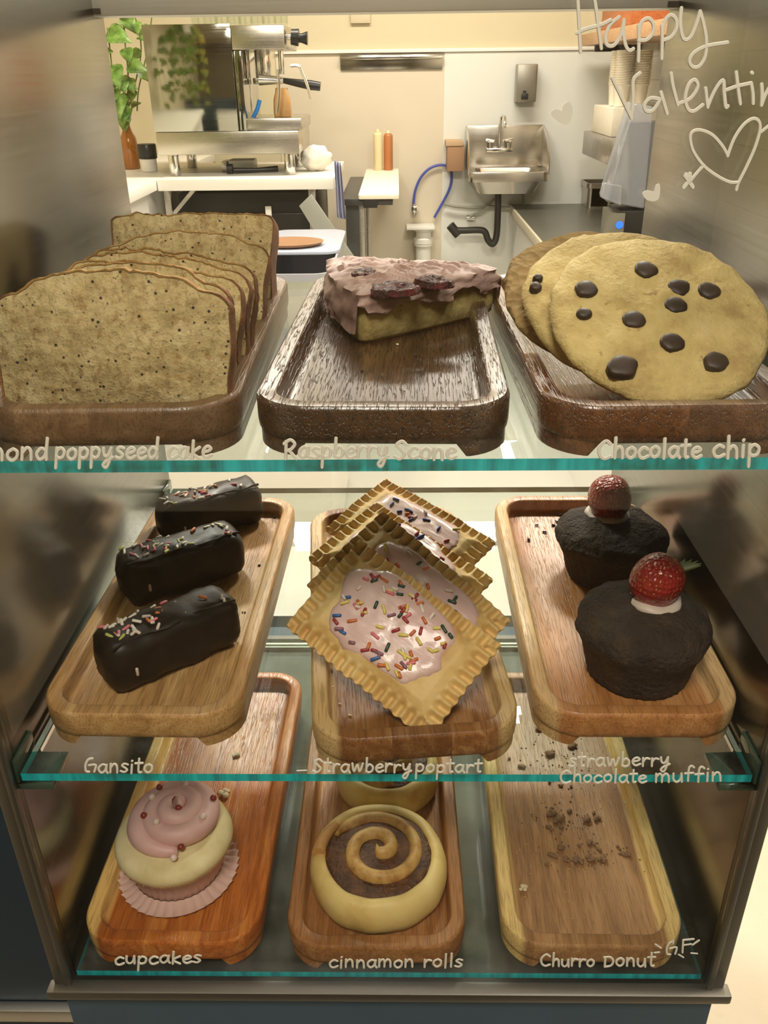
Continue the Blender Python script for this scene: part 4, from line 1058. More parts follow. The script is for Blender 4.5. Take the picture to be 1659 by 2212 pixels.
# draped cloths
def cloth(name, pts_top, pts_bot, Y, mat, label, folds=5):
    m = MB(); n = 24; L0 = []; rows = 10
    fr = []; bk_ = []
    for j in range(rows+1):
        v_ = j/rows
        for i in range(n+1):
            u = i/n
            xt = pts_top[0][0] + (pts_top[1][0]-pts_top[0][0])*u; yt = pts_top[0][1] + (pts_top[1][1]-pts_top[0][1])*u
            xb = pts_bot[0][0] + (pts_bot[1][0]-pts_bot[0][0])*u; yb = pts_bot[0][1] + (pts_bot[1][1]-pts_bot[0][1])*u
            p = aty(xt + (xb-xt)*v_, yt + (yb-yt)*v_, Y)
            d = .014*math.sin(u*folds*2*PI + v_*1.2)
            fr.append((p.x, Y + d - .004, p.z)); bk_.append((p.x, Y + d + .004, p.z))
    N = len(fr); nx = n+1; fs = []
    for j in range(rows):
        for i in range(n):
            a = j*nx+i; fs += [(a, a+1, a+nx+1, a+nx), (N+a, N+a+nx, N+a+nx+1, N+a+1)]
    rim = list(range(nx)) + [j*nx+n for j in range(1, rows+1)] + [rows*nx+i for i in range(n-1, -1, -1)] + [j*nx for j in range(rows-1, 0, -1)]
    for k in range(len(rim)):
        a, b = rim[k], rim[(k+1) % len(rim)]; fs.append((a, b, N+b, N+a))
    m.add(fr + bk_, fs); return one(name, m, mat, label, 'towel', sharp=80)
cloth('hanging_towel', ((722, 346), (736, 352)), ((728, 470), (748, 474)), 3.92, plain('lavender_cloth', sr(158, 160, 186), .85), 'lavender grey towel hanging from the right end of the counter', 2.5)
m = MB().ball((0, 0, 0), 1, 24, 16, jit=lambda d: .20*nz(d.x*2.2, d.y*2.2, d.z*2.2, o=4))
p = aty(682, 338, 4.25); m.xform(Matrix.Translation((p.x, 4.25, ZK+.055)) @ Matrix.Diagonal((.072, .07, .055, 1)))
m.v = [(x, y, max(z, ZK+.001)) for x, y, z in m.v]
one('crumpled_cloth', m, plain('white_cloth', sr(228, 222, 208), .8), 'crumpled white cloth on the counter right of the espresso machine', 'cloth', sharp=80)

# ------------------------------------------------------------------ espresso machine
em = things('espresso_machine', 490, 380, 4.05, 'polished steel espresso machine with mirrored side panel', 'espresso machine')
YE = 4.05
M_mir = steel('mirror_panel', (.46, .46, .40), .045, 'x', .1)
a = rect(338, 284, 646, 334, YE); zbb, zbt = a[2], a[3]; xb0, xb1 = a[0], a[1]
part(em, 'base', MB().box(xb0, xb1, YE, YE+.50, zbb, zbt), steel('machine_steel', (.62, .58, .50), .24, 'x', .2), bevel=.005)
a = rect(520, 256, 650, 284, YE); part(em, 'drip_tray', MB().box(a[0], a[1], YE+.03, YE+.46, zbt+.0005, a[3]), M_bsteel, bevel=.006)
a = rect(313, 52, 506, 283, YE); xm0, xm1, zmt = a[0]+.012, a[1], a[3]
part(em, 'body', MB().box(xm0+.004, xm1-.002, YE+.012, YE+.49, zbt+.0005, zmt-.003), steel('machine_steel', (.62, .58, .50), .24, 'x', .2), bevel=.004)
part(em, 'side_panel', MB().box(xm0, xm1, YE, YE+.0115, zbt+.001, zmt), M_mir, bevel=.0015)
a = rect(484, 54, 614, 107, YE); part(em, 'top_housing', MB().box(a[0]+.03, a[1], YE+.0, YE+.48, a[2], a[3]), steel('machine_steel', (.62, .58, .50), .24, 'x', .2), bevel=.004)
a = rect(504, 107, 520, 283, YE); part(em, 'inner_panel', MB().box(xm1+.001, a[1]+.01, YE+.02, YE+.46, zbt+.001, rect(484, 54, 614, 107, YE)[2]-.001), M_mir, bevel=.002)
kx = rect(484, 54, 614, 107, YE)[1]
k0 = aty(612, 80, YE+.1)
kn = part(em, 'steam_knob', MB().cyl((kx+.001, YE+.1, k0.z), (kx+.018, YE+.1, k0.z), .012, 16), M_chrome)
m = MB(); m.tube([(kx+.0185, YE+.1, k0.z), (kx+.05, YE+.1, k0.z-.003)], [.030, .034], 18); m.tube([(kx+.05, YE+.1, k0.z-.004), (kx+.062, YE+.1, k0.z-.005), (kx+.088, YE+.1, k0.z-.006)], [.018, .018, .027], 18)
sub(kn, 'knob_grip', m, M_black, sharp=50)
def cylz(e, nm, x, y0, y1, Y, r, mat):
    p, q = aty(x, y0, Y), aty(x, y1, Y); return part(e, nm, MB().cyl((q.x, Y, q.z), (q.x, Y, p.z), r, 20), mat, bevel=.002)
cylz(em, 'group_column', 534, 108, 252, YE+.20, .030, M_chrome)
cylz(em, 'group_head', 570, 108, 168, YE+.24, .036, M_chrome)
cylz(em, 'spray_head', 568, 168, 182, YE+.24, .044, M_chrome)
cylz(em, 'front_post', 609, 108, 160, YE+.08, .012, M_chrome)
pf = part(em, 'portafilter', MB().tube([aty(560, 172, YE+.12), aty(612, 174, YE+.12)], [.024, .013], 16), M_chrome)
sub(pf, 'handle', MB().tube([aty(612, 174, YE+.12), aty(640, 179, YE+.11), aty(672, 184, YE+.10), aty(692, 187, YE+.10)], [.011, .0155, .020, .018], 16), M_black, sharp=50)
part(em, 'steam_wand', MB().tube(spline([aty(628, 142, YE+.05), aty(645, 143, YE+.05), aty(654, 160, YE+.05), aty(664, 185, YE+.05), aty(672, 214, YE+.05)], 6), .0065, 10), M_chrome)
part(em, 'hot_water_wand', MB().tube(spline([aty(600, 150, YE+.06), aty(603, 200, YE+.06), aty(598, 245, YE+.06)], 6), .006, 10), M_chrome)
part(em, 'water_hose', MB().tube(spline([aty(561, 216, YE+.10), aty(556, 235, YE+.10), aty(547, 254, YE+.10)], 5), .009, 10), plain('bright_blue_hose', sr(40, 140, 225), .4))
cylz(em, 'inner_tube', 520, 150, 252, YE+.08, .010, M_chrome)
for x in (374, 625):
    for y in (YE+.06, YE+.42): 
        p = aty(x, 334, YE+.06); part(em, 'leg', MB().cyl((p.x, y, ZK+.0005), (p.x, y, zbb-.0005), .024, 20), M_chrome, bevel=.003)
# things on and under the machine
zd = rect(520, 256, 650, 284, YE)[3]
p = aty(612, 262, YE+.16); m = MB(); h_ = aty(612, 190, YE+.16).z - zd
m.loops([[(x, y, z) for x, y in rrect(p.x-w, p.x+w, YE+.16-d, YE+.16+d, .008, 3)] for w, d, z in ((.036, .026, zd+.001), (.038, .028, zd+.02), (.036, .026, zd+h_*.6), (.028, .012, zd+h_*.86), (.026, .004, zd+h_))])
one('coffee_bag', m, plain('tan_paper', sr(206, 160, 100), .6, var=.2, vs=40), 'tan paper bag standing on the espresso machine drip tray', 'bag', sharp=60)
x0j = aty(428, 40, YE+.18).x; x1j = aty(606, 40, YE+.18).x
M_cupg = pane('tumbler_glass', (.93, .95, .93))
proto = None
for i in range(8):
    if proto is None:
        m = MB().lathe([(.026, 0), (.030, .001), (.033, .10), (.0315, .10), (.0285, .006), (.002, .006)], (0, 0, 0), 24, True, True); proto = mesh('drinking_glass', m, M_cupg, sharp=50)
    o = bpy.data.objects.new('drinking_glass', proto); COL.objects.link(o); o.location = (x0j + (x1j-x0j)*i/7, YE+.18 + .02*(i % 2), zmt+.001)
    if i > 2: o.location.z = zmt+.001
    tag(o, 'clear tumbler in the row on top of the espresso machine', 'glass', 'tumblers on the espresso machine')
e = things('coffee_scale', 510, 372, 4.02, 'small white box like scale lying under the espresso machine', 'scale')
a = rect(490, 350, 545, 376, 4.2); part(e, 'scale_body', MB().box(a[0], a[1], 4.25, 4.36, ZK+.0005, ZK+.05), M_white, bevel=.004)
a = rect(474, 350, 486, 376, 4.2); part(e, 'scale_frame', MB().box(a[0], a[1], 4.25, 4.36, ZK+.0005, ZK+.045), M_bsteel, bevel=.003)
e = things('tamper', 520, 372, 4.12, 'black handled tamper lying under the espresso machine', 'tamper')
p0, p1 = aty(505, 366, 4.15), aty(600, 364, 4.2)
part(e, 'handle', MB().tube([(p0.x, 4.15, ZK+.016), ((p0.x+p1.x)/2, 4.17, ZK+.014), (p1.x, 4.2, ZK+.016)], [.012, .009, .014], 12), M_black)
part(e, 'head', MB().cyl((p0.x-.004, 4.15, ZK+.022), (p0.x-.03, 4.15, ZK+.022), .0215, 18), M_black)
e = things('grinder_cup', 320, 345, 4.3, 'black topped white canister left of the espresso machine', 'canister')
p = aty(322, 345, 4.32); part(e, 'canister', MB().lathe([(.036, 0), (.038, .003), (.038, .055)], (p.x-.004, 4.32, ZK+.0005), 24), M_white, sharp=50)
part(e, 'lid', MB().lathe([(.042, .0555), (.044, .06), (.044, .115), (.041, .12)], (p.x-.004, 4.32, ZK+.0005), 24), M_black, sharp=50)
# pothos in an amber bottle
p = aty(283, 344, 4.45)
e = empty('pothos_bottle', (p.x, 4.45, ZK), 'amber glass bottle holding a trailing green pothos at far left', 'plant')
M_amber = plain('amber_glass', sr(180, 110, 36), .08, var=.3, vs=14, Coat_Weight=.6, Transmission_Weight=.35)
part(e, 'bottle', MB().lathe([(.038, 0), (.041, .004), (.041, .11), (.037, .14), (.024, .165), (.017, .19), (.016, .255), (.019, .258), (.019, .272), (.014, .272)], (p.x, 4.45, ZK+.0005), 24), M_amber, sharp=50)
M_leaf = None
t = NT('pothos_leaf'); v = t.coord()
c = t.ramp(t.noise(v, 26, 4), [(.35, sr(70, 106, 44)), (.55, sr(112, 148, 66)), (.75, sr(160, 184, 106))])
M_leaf = t.set(c, .35, Subsurface_Weight=.1)
M_vine = plain('green_vine', sr(104, 120, 60), .5)
def leaf(m, base, dirv, up, L, w):
    d = dirv.normalized(); s_ = d.cross(up).normalized(); u_ = s_.cross(d)
    prof = [(0, .0), (.06, .55), (.2, .95), (.38, 1.0), (.6, .74), (.8, .38), (.93, .12), (1, 0)]
    top = []; n = len(prof)
    for x, k in prof:
        c_ = base + d*L*x - u_*L*.35*x*x
        top.append((c_ - s_*w*k + u_*w*.18*k, c_, c_ + s_*w*k + u_*w*.18*k))
    vs = [p_ for r_ in top for p_ in r_]; fs = []
    for i in range(n-1):
        for j in range(2): fs.append((i*3+j, i*3+j+1, i*3+j+4, i*3+j+3))
    th = [Vector(q) - u_*.0012 for q in vs]; b = len(vs)
    fs2 = [tuple(b+i for i in f[::-1]) for f in fs]
    edge = [i*3 for i in range(n)] + [i*3+2 for i in range(n-1, -1, -1)]
    es = [(edge[k], edge[(k+1) % len(edge)], b+edge[(k+1) % len(edge)], b+edge[k]) for k in range(len(edge))]
    m.add([tuple(q) for q in vs] + [tuple(q) for q in th], fs + fs2 + es)
def vine(e, pts, leaves, seed, lsz=.075, nm='leaf'):
    part(e, 'vine', MB().tube(spline(pts, 6), .0035, 6), M_vine); r = random.Random(seed); S = spline(pts, 12)
    for k in range(leaves):
        q = Vector(S[int((k+.5)/leaves*(len(S)-1))]); a = r.uniform(0, 2*PI)
        d = Vector((math.cos(a), -abs(math.sin(a))*.7-.1, r.uniform(-.9, .1)))
        m = MB(); s_ = lsz*r.uniform(.75, 1.25); leaf(m, q, d, Vector((0, -.8, .6)), s_, s_*.42); part(e, nm, m, M_leaf, sharp=85)
Yp = 4.45; ztop = ZK + .275
vine(e, [(p.x, Yp, ztop-.05), (p.x-.004, Yp-.02, ztop+.10), tuple(aty(276, 170, Yp-.03)), tuple(aty(270, 90, Yp)), tuple(aty(265, 20, Yp))], 9, 4, .085)
vine(e, [(p.x, Yp, ztop-.03), tuple(aty(262, 215, Yp-.06)), tuple(aty(246, 190, Yp-.1)), tuple(aty(240, 130, Yp-.1)), tuple(aty(232, 60, Yp-.08))], 9, 6, .10)
vine(e, [(p.x, Yp, ztop-.05), tuple(aty(292, 180, Yp)), tuple(aty(305, 110, Yp+.04)), tuple(aty(296, 50, Yp)), tuple(aty(280, 10, Yp))], 7, 8, .07)
vine(e, [tuple(aty(330, 20, Yp+.1)), tuple(aty(318, 110, Yp+.1)), tuple(aty(300, 190, Yp+.1)), tuple(aty(296, 240, Yp+.1))], 3, 12, .06)
# hanging pothos on the left wall: it mirrors in the machine's side panel
hp = empty('hanging_pothos', (-1.25, 2.3, 2.05), 'pothos trailing from a pot, seen only as green reflections in the machine', 'plant')
part(hp, 'pot', MB().lathe([(.07, 0), (.10, .16), (.105, .16), (.098, .15), (.01, .14)], (-1.25, 2.3, 2.05), 24), M_white, sharp=50)
r = random.Random(3)
for k in range(14):
    x = -1.82 + .06*k; pts = [(-1.25, 2.3, 2.2), (-1.25 + (x+1.25)*.6, 2.3 + r.uniform(-.1, .1), 2.15), (x, 2.3 + r.uniform(-.15, .15), 1.85), (x + r.uniform(-.05, .05), 2.3 + r.uniform(-.15, .15), 1.5), (x + r.uniform(-.08, .08), 2.3, 1.05 + r.uniform(-.1, .2))]
    vine(hp, pts, 9, 40+k, .12)

# plastic tub behind the cake
e = things('storage_tub', 650, 560, 2.6, 'pale translucent tub with a wooden spoon, behind the poppy seed cake', 'tub')
M_tub = plain('cloudy_plastic', sr(172, 174, 182), .3, var=.04, Transmission_Weight=.25)
zt1 = aty(640, 508, 3.0).z; xa, xb = aty(560, 540, 2.6).x, aty(728, 540, 2.6).x
m = MB(); o1 = rrect(xa, xb, 2.35, 3.02, .05, 5); o2 = rrect(xa+.03, xb-.03, 2.38, 2.99, .05, 5); i1 = rrect(xa+.006, xb-.006, 2.356, 3.014, .046, 5); i2 = rrect(xa+.036, xb-.036, 2.386, 2.984, .044, 5)
m.loops([[(x, y, zt1-.32) for x, y in o2], [(x, y, zt1) for x, y in o1], [(x, y, zt1+.004) for x, y in o1], [(x, y, zt1+.004) for x, y in i1], [(x, y, zt1-.30) for x, y in i2]])
part(e, 'tub_body', m, M_tub, sharp=50)
m = MB().prism(rrect(xa-.005, xb+.005, 2.62, 3.03, .05, 5), zt1+.0045, zt1+.014); part(e, 'lid', m, plain('blue_white_lid', sr(160, 164, 178), .35), bevel=.002, sharp=50)
e2 = things('serving_platter', 640, 525, 2.8, 'brown oval bread platter resting on the tub lid', 'platter')
c_ = atz(622, 528, zt1+.02); m = MB().lathe([(.05, 0), (.085, .004), (.092, .012), (.086, .012), (.05, .006), (.002, .005)], (0, 0, 0), 32); m.xform(Matrix.Translation((c_.x, c_.y+.02, zt1+.0145)) @ Matrix.Diagonal((1.2, .9, 1, 1)))
part(e2, 'plate', m, plain('brown_plate', sr(140, 100, 66), .4), sharp=60)
tag(obj('tub_stand', MB().box(xa-.3, xb-.02, 2.3, 3.06, .0145, zt1-.321), M_white), 'plain white stand holding up the translucent tub', 'stand')

# ------------------------------------------------------------------ right side
ZR = aty(1200, 440, YW_-.01).z; XC = .5*(aty(1107, 441, YW_-.02).x + atz(1194, 553, ZR).x)
e = empty('right_counter', (XC+.3, 3.6, ZR), 'long dark grey counter along the tiled right wall', 'counter')
part(e, 'counter_top', MB().box(XC, XR-.001, 2.0, YW_-.013, ZR-.035, ZR), plain('dark_stone', sr(86, 86, 78), .32, var=.2, vs=3), bevel=.003)
part(e, 'edge_strip', MB().box(XC-.014, XC-.0005, 2.0, YW_-.013, ZR-.04, ZR+.002), plain('cream_edge', sr(206, 196, 172), .4), bevel=.003)
part(e, 'cabinet', MB().box(XC+.02, XR-.001, 2.02, YW_-.013, 0, ZR-.0355), plain('white_cabinet', sr(232, 230, 224), .5, var=.02))
# wood shelf on the right wall
M_oak = wood('oak_shelf', sr(180, 136, 96), sr(204, 160, 118), sr(220, 180, 140), rough=.45, plank=.4)
YSh = 4.95; a = rect(1270, 62, 1445, 98, YSh)
e = things('wall_shelf', 1350, 98, YSh, 'oak wall shelf high on the tiled right wall', 'shelf')
xs0 = aty(1270, 85, YSh).x
part(e, 'board', MB().box(xs0, XR-.001, 3.4, YSh+.2, aty(1270, 98, YSh).z, aty(1270, 72, YSh).z), M_oak, bevel=.003)
part(e, 'bracket', MB().box(xs0+.03, XR-.002, YSh-.05, YSh-.03, aty(1270, 98, YSh).z-.03, aty(1270, 98, YSh).z-.0005), M_black)
one('wooden_crate', MB().box(xs0+.05, XR-.01, 4.3, 4.9, aty(1270, 72, YSh).z+.0005, aty(1270, 72, YSh).z+.22), wood('crate_wood', sr(150, 82, 40), sr(182, 108, 60), sr(200, 130, 80), rough=.5, plank=.06), 'reddish wooden crate on top of the oak shelf', 'crate', bevel=.004)
# steel shelf with boxes of cups
e = things('steel_shelf', 1300, 330, 4.75, 'small steel wall shelf under the boxes of cups', 'shelf')
x0s = aty(1270, 310, 4.75).x; zs = aty(1270, 285, 4.75).z
part(e, 'shelf_plate', MB().box(x0s, XR-.001, 4.05, 4.85, zs-.004, zs), M_bsteel)
part(e, 'front_lip', MB().box(x0s-.006, x0s, 4.05, 4.85, zs-.11, zs), M_bsteel, bevel=.002)
p = aty(1310, 285, 4.6); m = MB().box(x0s+.02, x0s+.23, 4.35, 4.78, zs+.0005, zs+.125)
one('cup_box', m, plain('kraft_white_box', sr(230, 220, 200), .7, var=.1, vs=30), 'low cream cardboard box on the steel wall shelf', 'box', bevel=.004)
M_cup = plain('paper_cup', sr(232, 222, 202), .6, var=.06)
cupm = MB(); 
for k in range(14): cupm.lathe([(.036, .010*k), (.040, .010*k+.008), (.041, .010*k+.0095), (.036, .010*k+.0096)], (0, 0, 0), 20, False, False)
cupm.lathe([(.028, -.085), (.036, 0)], (0, 0, 0), 20, True, False); cupm.lathe([(.036, .135), (.04, .149), (.036, .149), (.034, .14), (.002, .14)], (0, 0, 0), 20, False, True)
cme = mesh('paper_cup_stack', cupm, M_cup, sharp=50)
for i, (dx, dy) in enumerate(((.06, .05), (.15, .06), (.06, .16), (.15, .17))):
    o = bpy.data.objects.new('paper_cup_stack', cme); COL.objects.link(o); o.location = (x0s + .01 + dx, 4.34 + dy + .05, zs + .127 + .085)
    tag(o, 'tall stack of nested paper cups on the low cream box', 'cup stack', 'paper cup stacks on the right')
# blender with clear sound cover
e = things('blender', 1355, 540, 3.35, 'blender with black base, blue light and clear plastic cover', 'blender')
YBl = 3.35; p = aty(1355, 540, YBl); pb = atz(1357, 536, ZR); YBl = pb.y
a = rect(1320, 452, 1392, 530, YBl)
part(e, 'base', MB().box(a[0]+.03, a[1]+.05, YBl, YBl+.22, ZR+.0005, aty(1355, 455, YBl).z), M_black, bevel=.008)
a2 = rect(1320, 460, 1345, 525, YBl); part(e, 'control_panel', MB().box(a2[0], a2[1]+.004, YBl-.008, YBl+.2, ZR+.0006, a2[3]), plain('grey_panel_face', sr(128, 124, 112), .35), bevel=.004)
a3 = rect(1330, 478, 1346, 494, YBl-.01); t = NT('blue_light'); t.set((.03, .16, .8), .4, 0, Emission_Color=(.03, .19, 1.0, 1), Emission_Strength=.9)
c3 = Vector(((a3[0]+a3[1])/2, 0, (a3[2]+a3[3])/2)); part(e, 'indicator_light', MB().cyl((c3.x, YBl-.012, c3.z), (c3.x, YBl-.0085, c3.z), (a3[1]-a3[0])/2, 20), t.mat)
M_acr = plain('clear_cover', sr(206, 210, 220), .12, var=.05, vs=3, Transmission_Weight=.55, Alpha=.8)
zc0 = aty(1355, 452, YBl).z
q0 = pl([(1308, 436), (1392, 452), (1412, 230), (1372, 222)], YBl-.01); q1 = [(x+.02, y+.24, z) for x, y, z in q0]
m = MB(); m.hexa(q0, q1); part(e, 'sound_cover', m, M_acr, bevel=.012, seg=3)
m = MB(); q0 = pl([(1306, 395), (1345, 402), (1342, 445), (1300, 428)], YBl-.06); m.hexa(q0, [(x, y+.05, z) for x, y, z in q0]); part(e, 'cover_handle', m, M_acr, bevel=.006, seg=3)
m = MB(); q0 = pl([(1395, 330), (1412, 240), (1400, 300), (1390, 440)], YBl-.02)
part(e, 'jar', MB().tube([aty(1376, 445, YBl+.1), aty(1390, 262, YBl+.1)], [.045, .07], 18), plain('smoky_jar', sr(150, 156, 168), .15, Transmission_Weight=.5), sharp=50)
# steel pan and towel
pp = atz(1290, 450, ZR); e = empty('steel_pan', (pp.x, pp.y, ZR), 'deep steel food pan on the dark counter beside a white towel', 'pan')
h_ = aty(1290, 396, pp.y).z - ZR
m = MB(); o1 = rrect(pp.x-.058, pp.x+.075, pp.y, pp.y+.20, .02, 4); o2 = rrect(pp.x-.068, pp.x+.085, pp.y-.01, pp.y+.21, .024, 4); i1 = rrect(pp.x-.060, pp.x+.077, pp.y, pp.y+.202, .02, 4)
m.loops([[(x, y, ZR+.0006) for x, y in o1], [(x, y, ZR+h_*.8) for x, y in o1], [(x, y, ZR+h_*.8) for x, y in o2], [(x, y, ZR+h_) for x, y in o2], [(x, y, ZR+h_) for x, y in i1], [(x, y, ZR+.01) for x, y in o1]])
part(e, 'pan_body', m, steel('pan_steel', (.5, .46, .40), .3, 'x'), sharp=45)
p = atz(1248, 434, ZR); m = MB().ball((0, 0, 0), 1, 24, 14, jit=lambda d: .25*nz(d.x*2.4+4, d.y*2.4, d.z*2.4, o=4))
m.xform(Matrix.Translation((p.x, p.y+.03, ZR+.04)) @ Matrix.Diagonal((.062, .06, .05, 1))); m.v = [(x, y, max(z, ZR+.001)) for x, y, z in m.v]
one('white_towel', m, plain('white_cloth', sr(228, 222, 208), .8), 'wadded white towel on the dark counter, left of the steel pan', 'towel', sharp=80)
p = atz(1290, 530, ZR); m = MB().box(p.x-.04, p.x+.075, p.y-.03, p.y+.05, ZR+.0006, ZR+.02)
one('white_container', m, plain('white_plastic', sr(240, 234, 220), .35), 'flat white container on the counter above the cookie stack', 'container', bevel=.006)
p = atz(1352, 534, ZR); m = MB().lathe([(.03, 0), (.035, .003), (.037, .014), (.034, .014), (.03, .006), (.002, .005)], (p.x, p.y-.02, ZR+.0006), 24)
one('small_dish', m, plain('white_plastic', sr(240, 234, 220), .35), 'little round white dish at the foot of the blender', 'dish', sharp=50)

# ------------------------------------------------------------------ handwriting on the front glass
YG = .4333
G = {  # strokes on a unit grid: x-height 1, baseline 0
'a': (.95, [[(.78, .85), (.45, 1), (.12, .7), (.1, .3), (.38, 0), (.7, .3), (.82, .95)], [(.82, .95), (.8, .3), (.95, 0)]]),
'b': (.9, [[(.15, 1.8), (.15, .1)], [(.15, .6), (.45, 1), (.8, .65), (.72, .15), (.4, 0), (.15, .15)]]),
'c': (.85, [[(.78, .85), (.45, 1), (.1, .6), (.2, .12), (.5, 0), (.85, .2)]]),
'd': (.95, [[(.75, .75), (.4, .95), (.1, .5), (.3, 0), (.65, .2), (.78, .7)], [(.8, 1.8), (.78, .6), (.82, 0)]]),
'e': (.85, [[(.12, .5), (.5, .55), (.78, .75), (.5, 1), (.15, .7), (.15, .25), (.45, 0), (.85, .2)]]),
'f': (.75, [[(.75, 1.6), (.5, 1.8), (.32, 1.4), (.3, 0)], [(.02, .9), (.7, .95)]]),
'h': (.9, [[(.15, 1.85), (.15, 0)], [(.15, .6), (.45, 1), (.72, .75), (.78, 0)]]),
'i': (.4, [[(.2, 1), (.2, 0)], [(.2, 1.42), (.22, 1.46)]]),
'k': (.85, [[(.15, 1.6), (.15, 0)], [(.75, 1.0), (.18, .5), (.8, 0)]]),
'l': (.42, [[(.2, 1.8), (.2, 0)]]),
'm': (1.35, [[(.1, 1), (.12, 0)], [(.12, .6), (.4, 1), (.6, .7), (.62, 0)], [(.62, .6), (.9, 1), (1.15, .7), (1.2, 0)]]),
'n': (.95, [[(.12, 1), (.14, 0)], [(.14, .55), (.45, 1), (.72, .75), (.8, 0)]]),
'o': (.9, [[(.5, 1), (.15, .75), (.12, .3), (.42, 0), (.75, .25), (.78, .75), (.5, 1)]]),
'p': (.92, [[(.14, 1), (.14, -.85)], [(.14, .65), (.45, 1), (.8, .7), (.72, .2), (.4, .05), (.14, .25)]]),
'r': (.75, [[(.12, 1), (.14, 0)], [(.14, .5), (.4, .95), (.72, .9)]]),
's': (.75, [[(.68, .9), (.35, 1), (.15, .75), (.45, .5), (.65, .25), (.4, 0), (.05, .12)]]),
't': (.7, [[(.35, 1.6), (.35, .1), (.6, 0)], [(.02, 1.05), (.7, 1.1)]]),
'u': (.95, [[(.1, 1), (.12, .3), (.4, 0), (.7, .3), (.78, 1)], [(.78, 1), (.85, 0)]]),
'v': (.85, [[(.1, 1), (.4, 0), (.78, 1)]]),
'w': (1.25, [[(.08, 1), (.3, 0), (.6, .85), (.85, 0), (1.15, 1)]]),
'y': (.95, [[(.1, 1), (.2, .4), (.5, .3), (.78, 1)], [(.78, 1), (.72, 0), (.45, -.8), (.15, -.6), (.4, -.2), (.95, .15)]]),
'A': (1.2, [[(.05, 0), (.55, 1.8), (1.05, 0)], [(.25, .6), (.85, .65)]]),
'C': (1.2, [[(1.05, 1.35), (.65, 1.65), (.15, 1.1), (.2, .35), (.6, 0), (1.1, .2)]]),
'D': (1.1, [[(.2, 1.2), (.2, 0)], [(.1, 1.2), (.7, 1.2), (1, .7), (.8, .15), (.2, 0)]]),
'F': (.95, [[(.2, 1.5), (.2, 0)], [(.2, 1.5), (.9, 1.5)], [(.2, .85), (.75, .9)]]),
'G': (1.2, [[(.75, 1.6), (.35, 1.45), (.12, .8), (.2, .1), (.5, 0)], [(.45, .75), (1.1, .8), (1.0, .0)]]),
'R': (1.15, [[(.15, 1.6), (.2, 0)], [(.0, 1.4), (.5, 1.75), (.9, 1.35), (.6, .85), (.2, .7)], [(.4, .8), (1.1, 0)]]),
'S': (1.05, [[(.95, 1.35), (.6, 1.65), (.2, 1.3), (.55, .9), (.85, .45), (.5, 0), (.1, .2)]]),
'-': (.9, [[(.05, .45), (.8, .5)]]),
}
STK = [0]
def stroke(m, px_pts, wpx):
    """one pen stroke, given in photograph pixels, laid on the outer face of the glass"""
    pts = [aty(x, y, YG) for x, y in px_pts]
    r = wpx*.5/F_PX*(pts[0]-CAM).dot(fw)
    if len(pts) == 1: pts = [pts[0], pts[0] + Vector((r*.3, 0, 0))]
    S = [pts[0]]
    for p in pts[1:]:
        if (p-S[-1]).length > r*.25: S.append(p)
    if len(S) < 2: S.append(S[0] + Vector((r*.3, 0, 0)))
    L = []; n = len(S); out = []
    STK[0] += 1; dy = -.00006*(STK[0] % 5)
    t_ = [(S[min(i+1, n-1)]-S[max(i-1, 0)]).normalized() for i in range(n)]
    ext = [S[0]-t_[0]*r*.9, S[0]-t_[0]*r*.55] + S + [S[-1]+t_[-1]*r*.55, S[-1]+t_[-1]*r*.9]
    wd = [.35, .85] + [1]*n + [.85, .35]; tt = [t_[0]]*2 + t_ + [t_[-1]]*2
    for q_, (p, w, d) in enumerate(zip(ext, wd, tt)):
        dy -= .00014/len(ext)
        s_ = Vector((-d.z, 0, d.x))*r*w
        L.append([(p.x+s_.x, YG+.0002, p.z+s_.z), (p.x+s_.x*.7, YG-.00012+dy, p.z+s_.z*.7), (p.x-s_.x*.7, YG-.00012+dy, p.z-s_.z*.7), (p.x-s_.x, YG+.0002, p.z-s_.z)])
    m.loops(L, True, True)
def write(m, word, x0, x1, yb0, yb1, xh, w, lig=.12):
    adv = sum(G[c][0] for c in word) + lig*(len(word)-1); k = (x1-x0)/adv; x = 0
    for i, c in enumerate(word):
        wd, st = G[c]
        for s in st:
            pp = []
            for gx, gy in spline(s, 5):
                u = x + gx; fx_ = x0 + u*k; fy = yb0 + (yb1-yb0)*(u/adv) - gy*xh
                pp.append((fx_ + gy*xh*.06, fy + 1.2*math.sin(i*2.3+x0)))
            stroke(m, pp, w)
        x += wd + lig
def lettering(words, name='lettering', extra=()):
    m = MB()
    for wd in words: write(m, *wd)
    for s, w in extra: stroke(m, spline(s, 6), w)
    o = obj(name, m, M_white_paint, smooth=False); o.parent = fg; return o
lettering([('A', -86, -58, 994, 994, 24, 7), ('l', -52, -40, 994, 994, 24, 7), ('mond', -32, 104, 995, 992, 25, 7.5), ('poppy', 118, 243, 992, 990, 23, 7.5), ('seed', 249, 342, 991, 990, 24, 7.5), ('cake', 362, 456, 991, 989, 24, 7.5)])
lettering([('Raspberry', 612, 838, 990, 988, 23, 7.5), ('Scone', 850, 985, 990, 992, 23, 8)])
lettering([('Chocolate', 1290, 1514, 990, 988, 23, 8), ('chip', 1538, 1642, 989, 986, 25, 8)])
lettering([('Gansito', 181, 330, 1668, 1669, 18, 5.2)])
lettering([('-', 640, 664, 1674, 1674, 18, 3.2), ('Strawberry', 674, 888, 1667, 1668, 17, 5), ('poptart', 896, 1040, 1668, 1668, 16, 5)])
lettering([('strawberry', 1228, 1446, 1655, 1654, 17, 5), ('Chocolate', 1208, 1396, 1690, 1690, 16, 5), ('muffin', 1414, 1560, 1689, 1687, 18, 5)])
lettering([('cupcakes', 247, 434, 2083, 2080, 16, 5.5)])
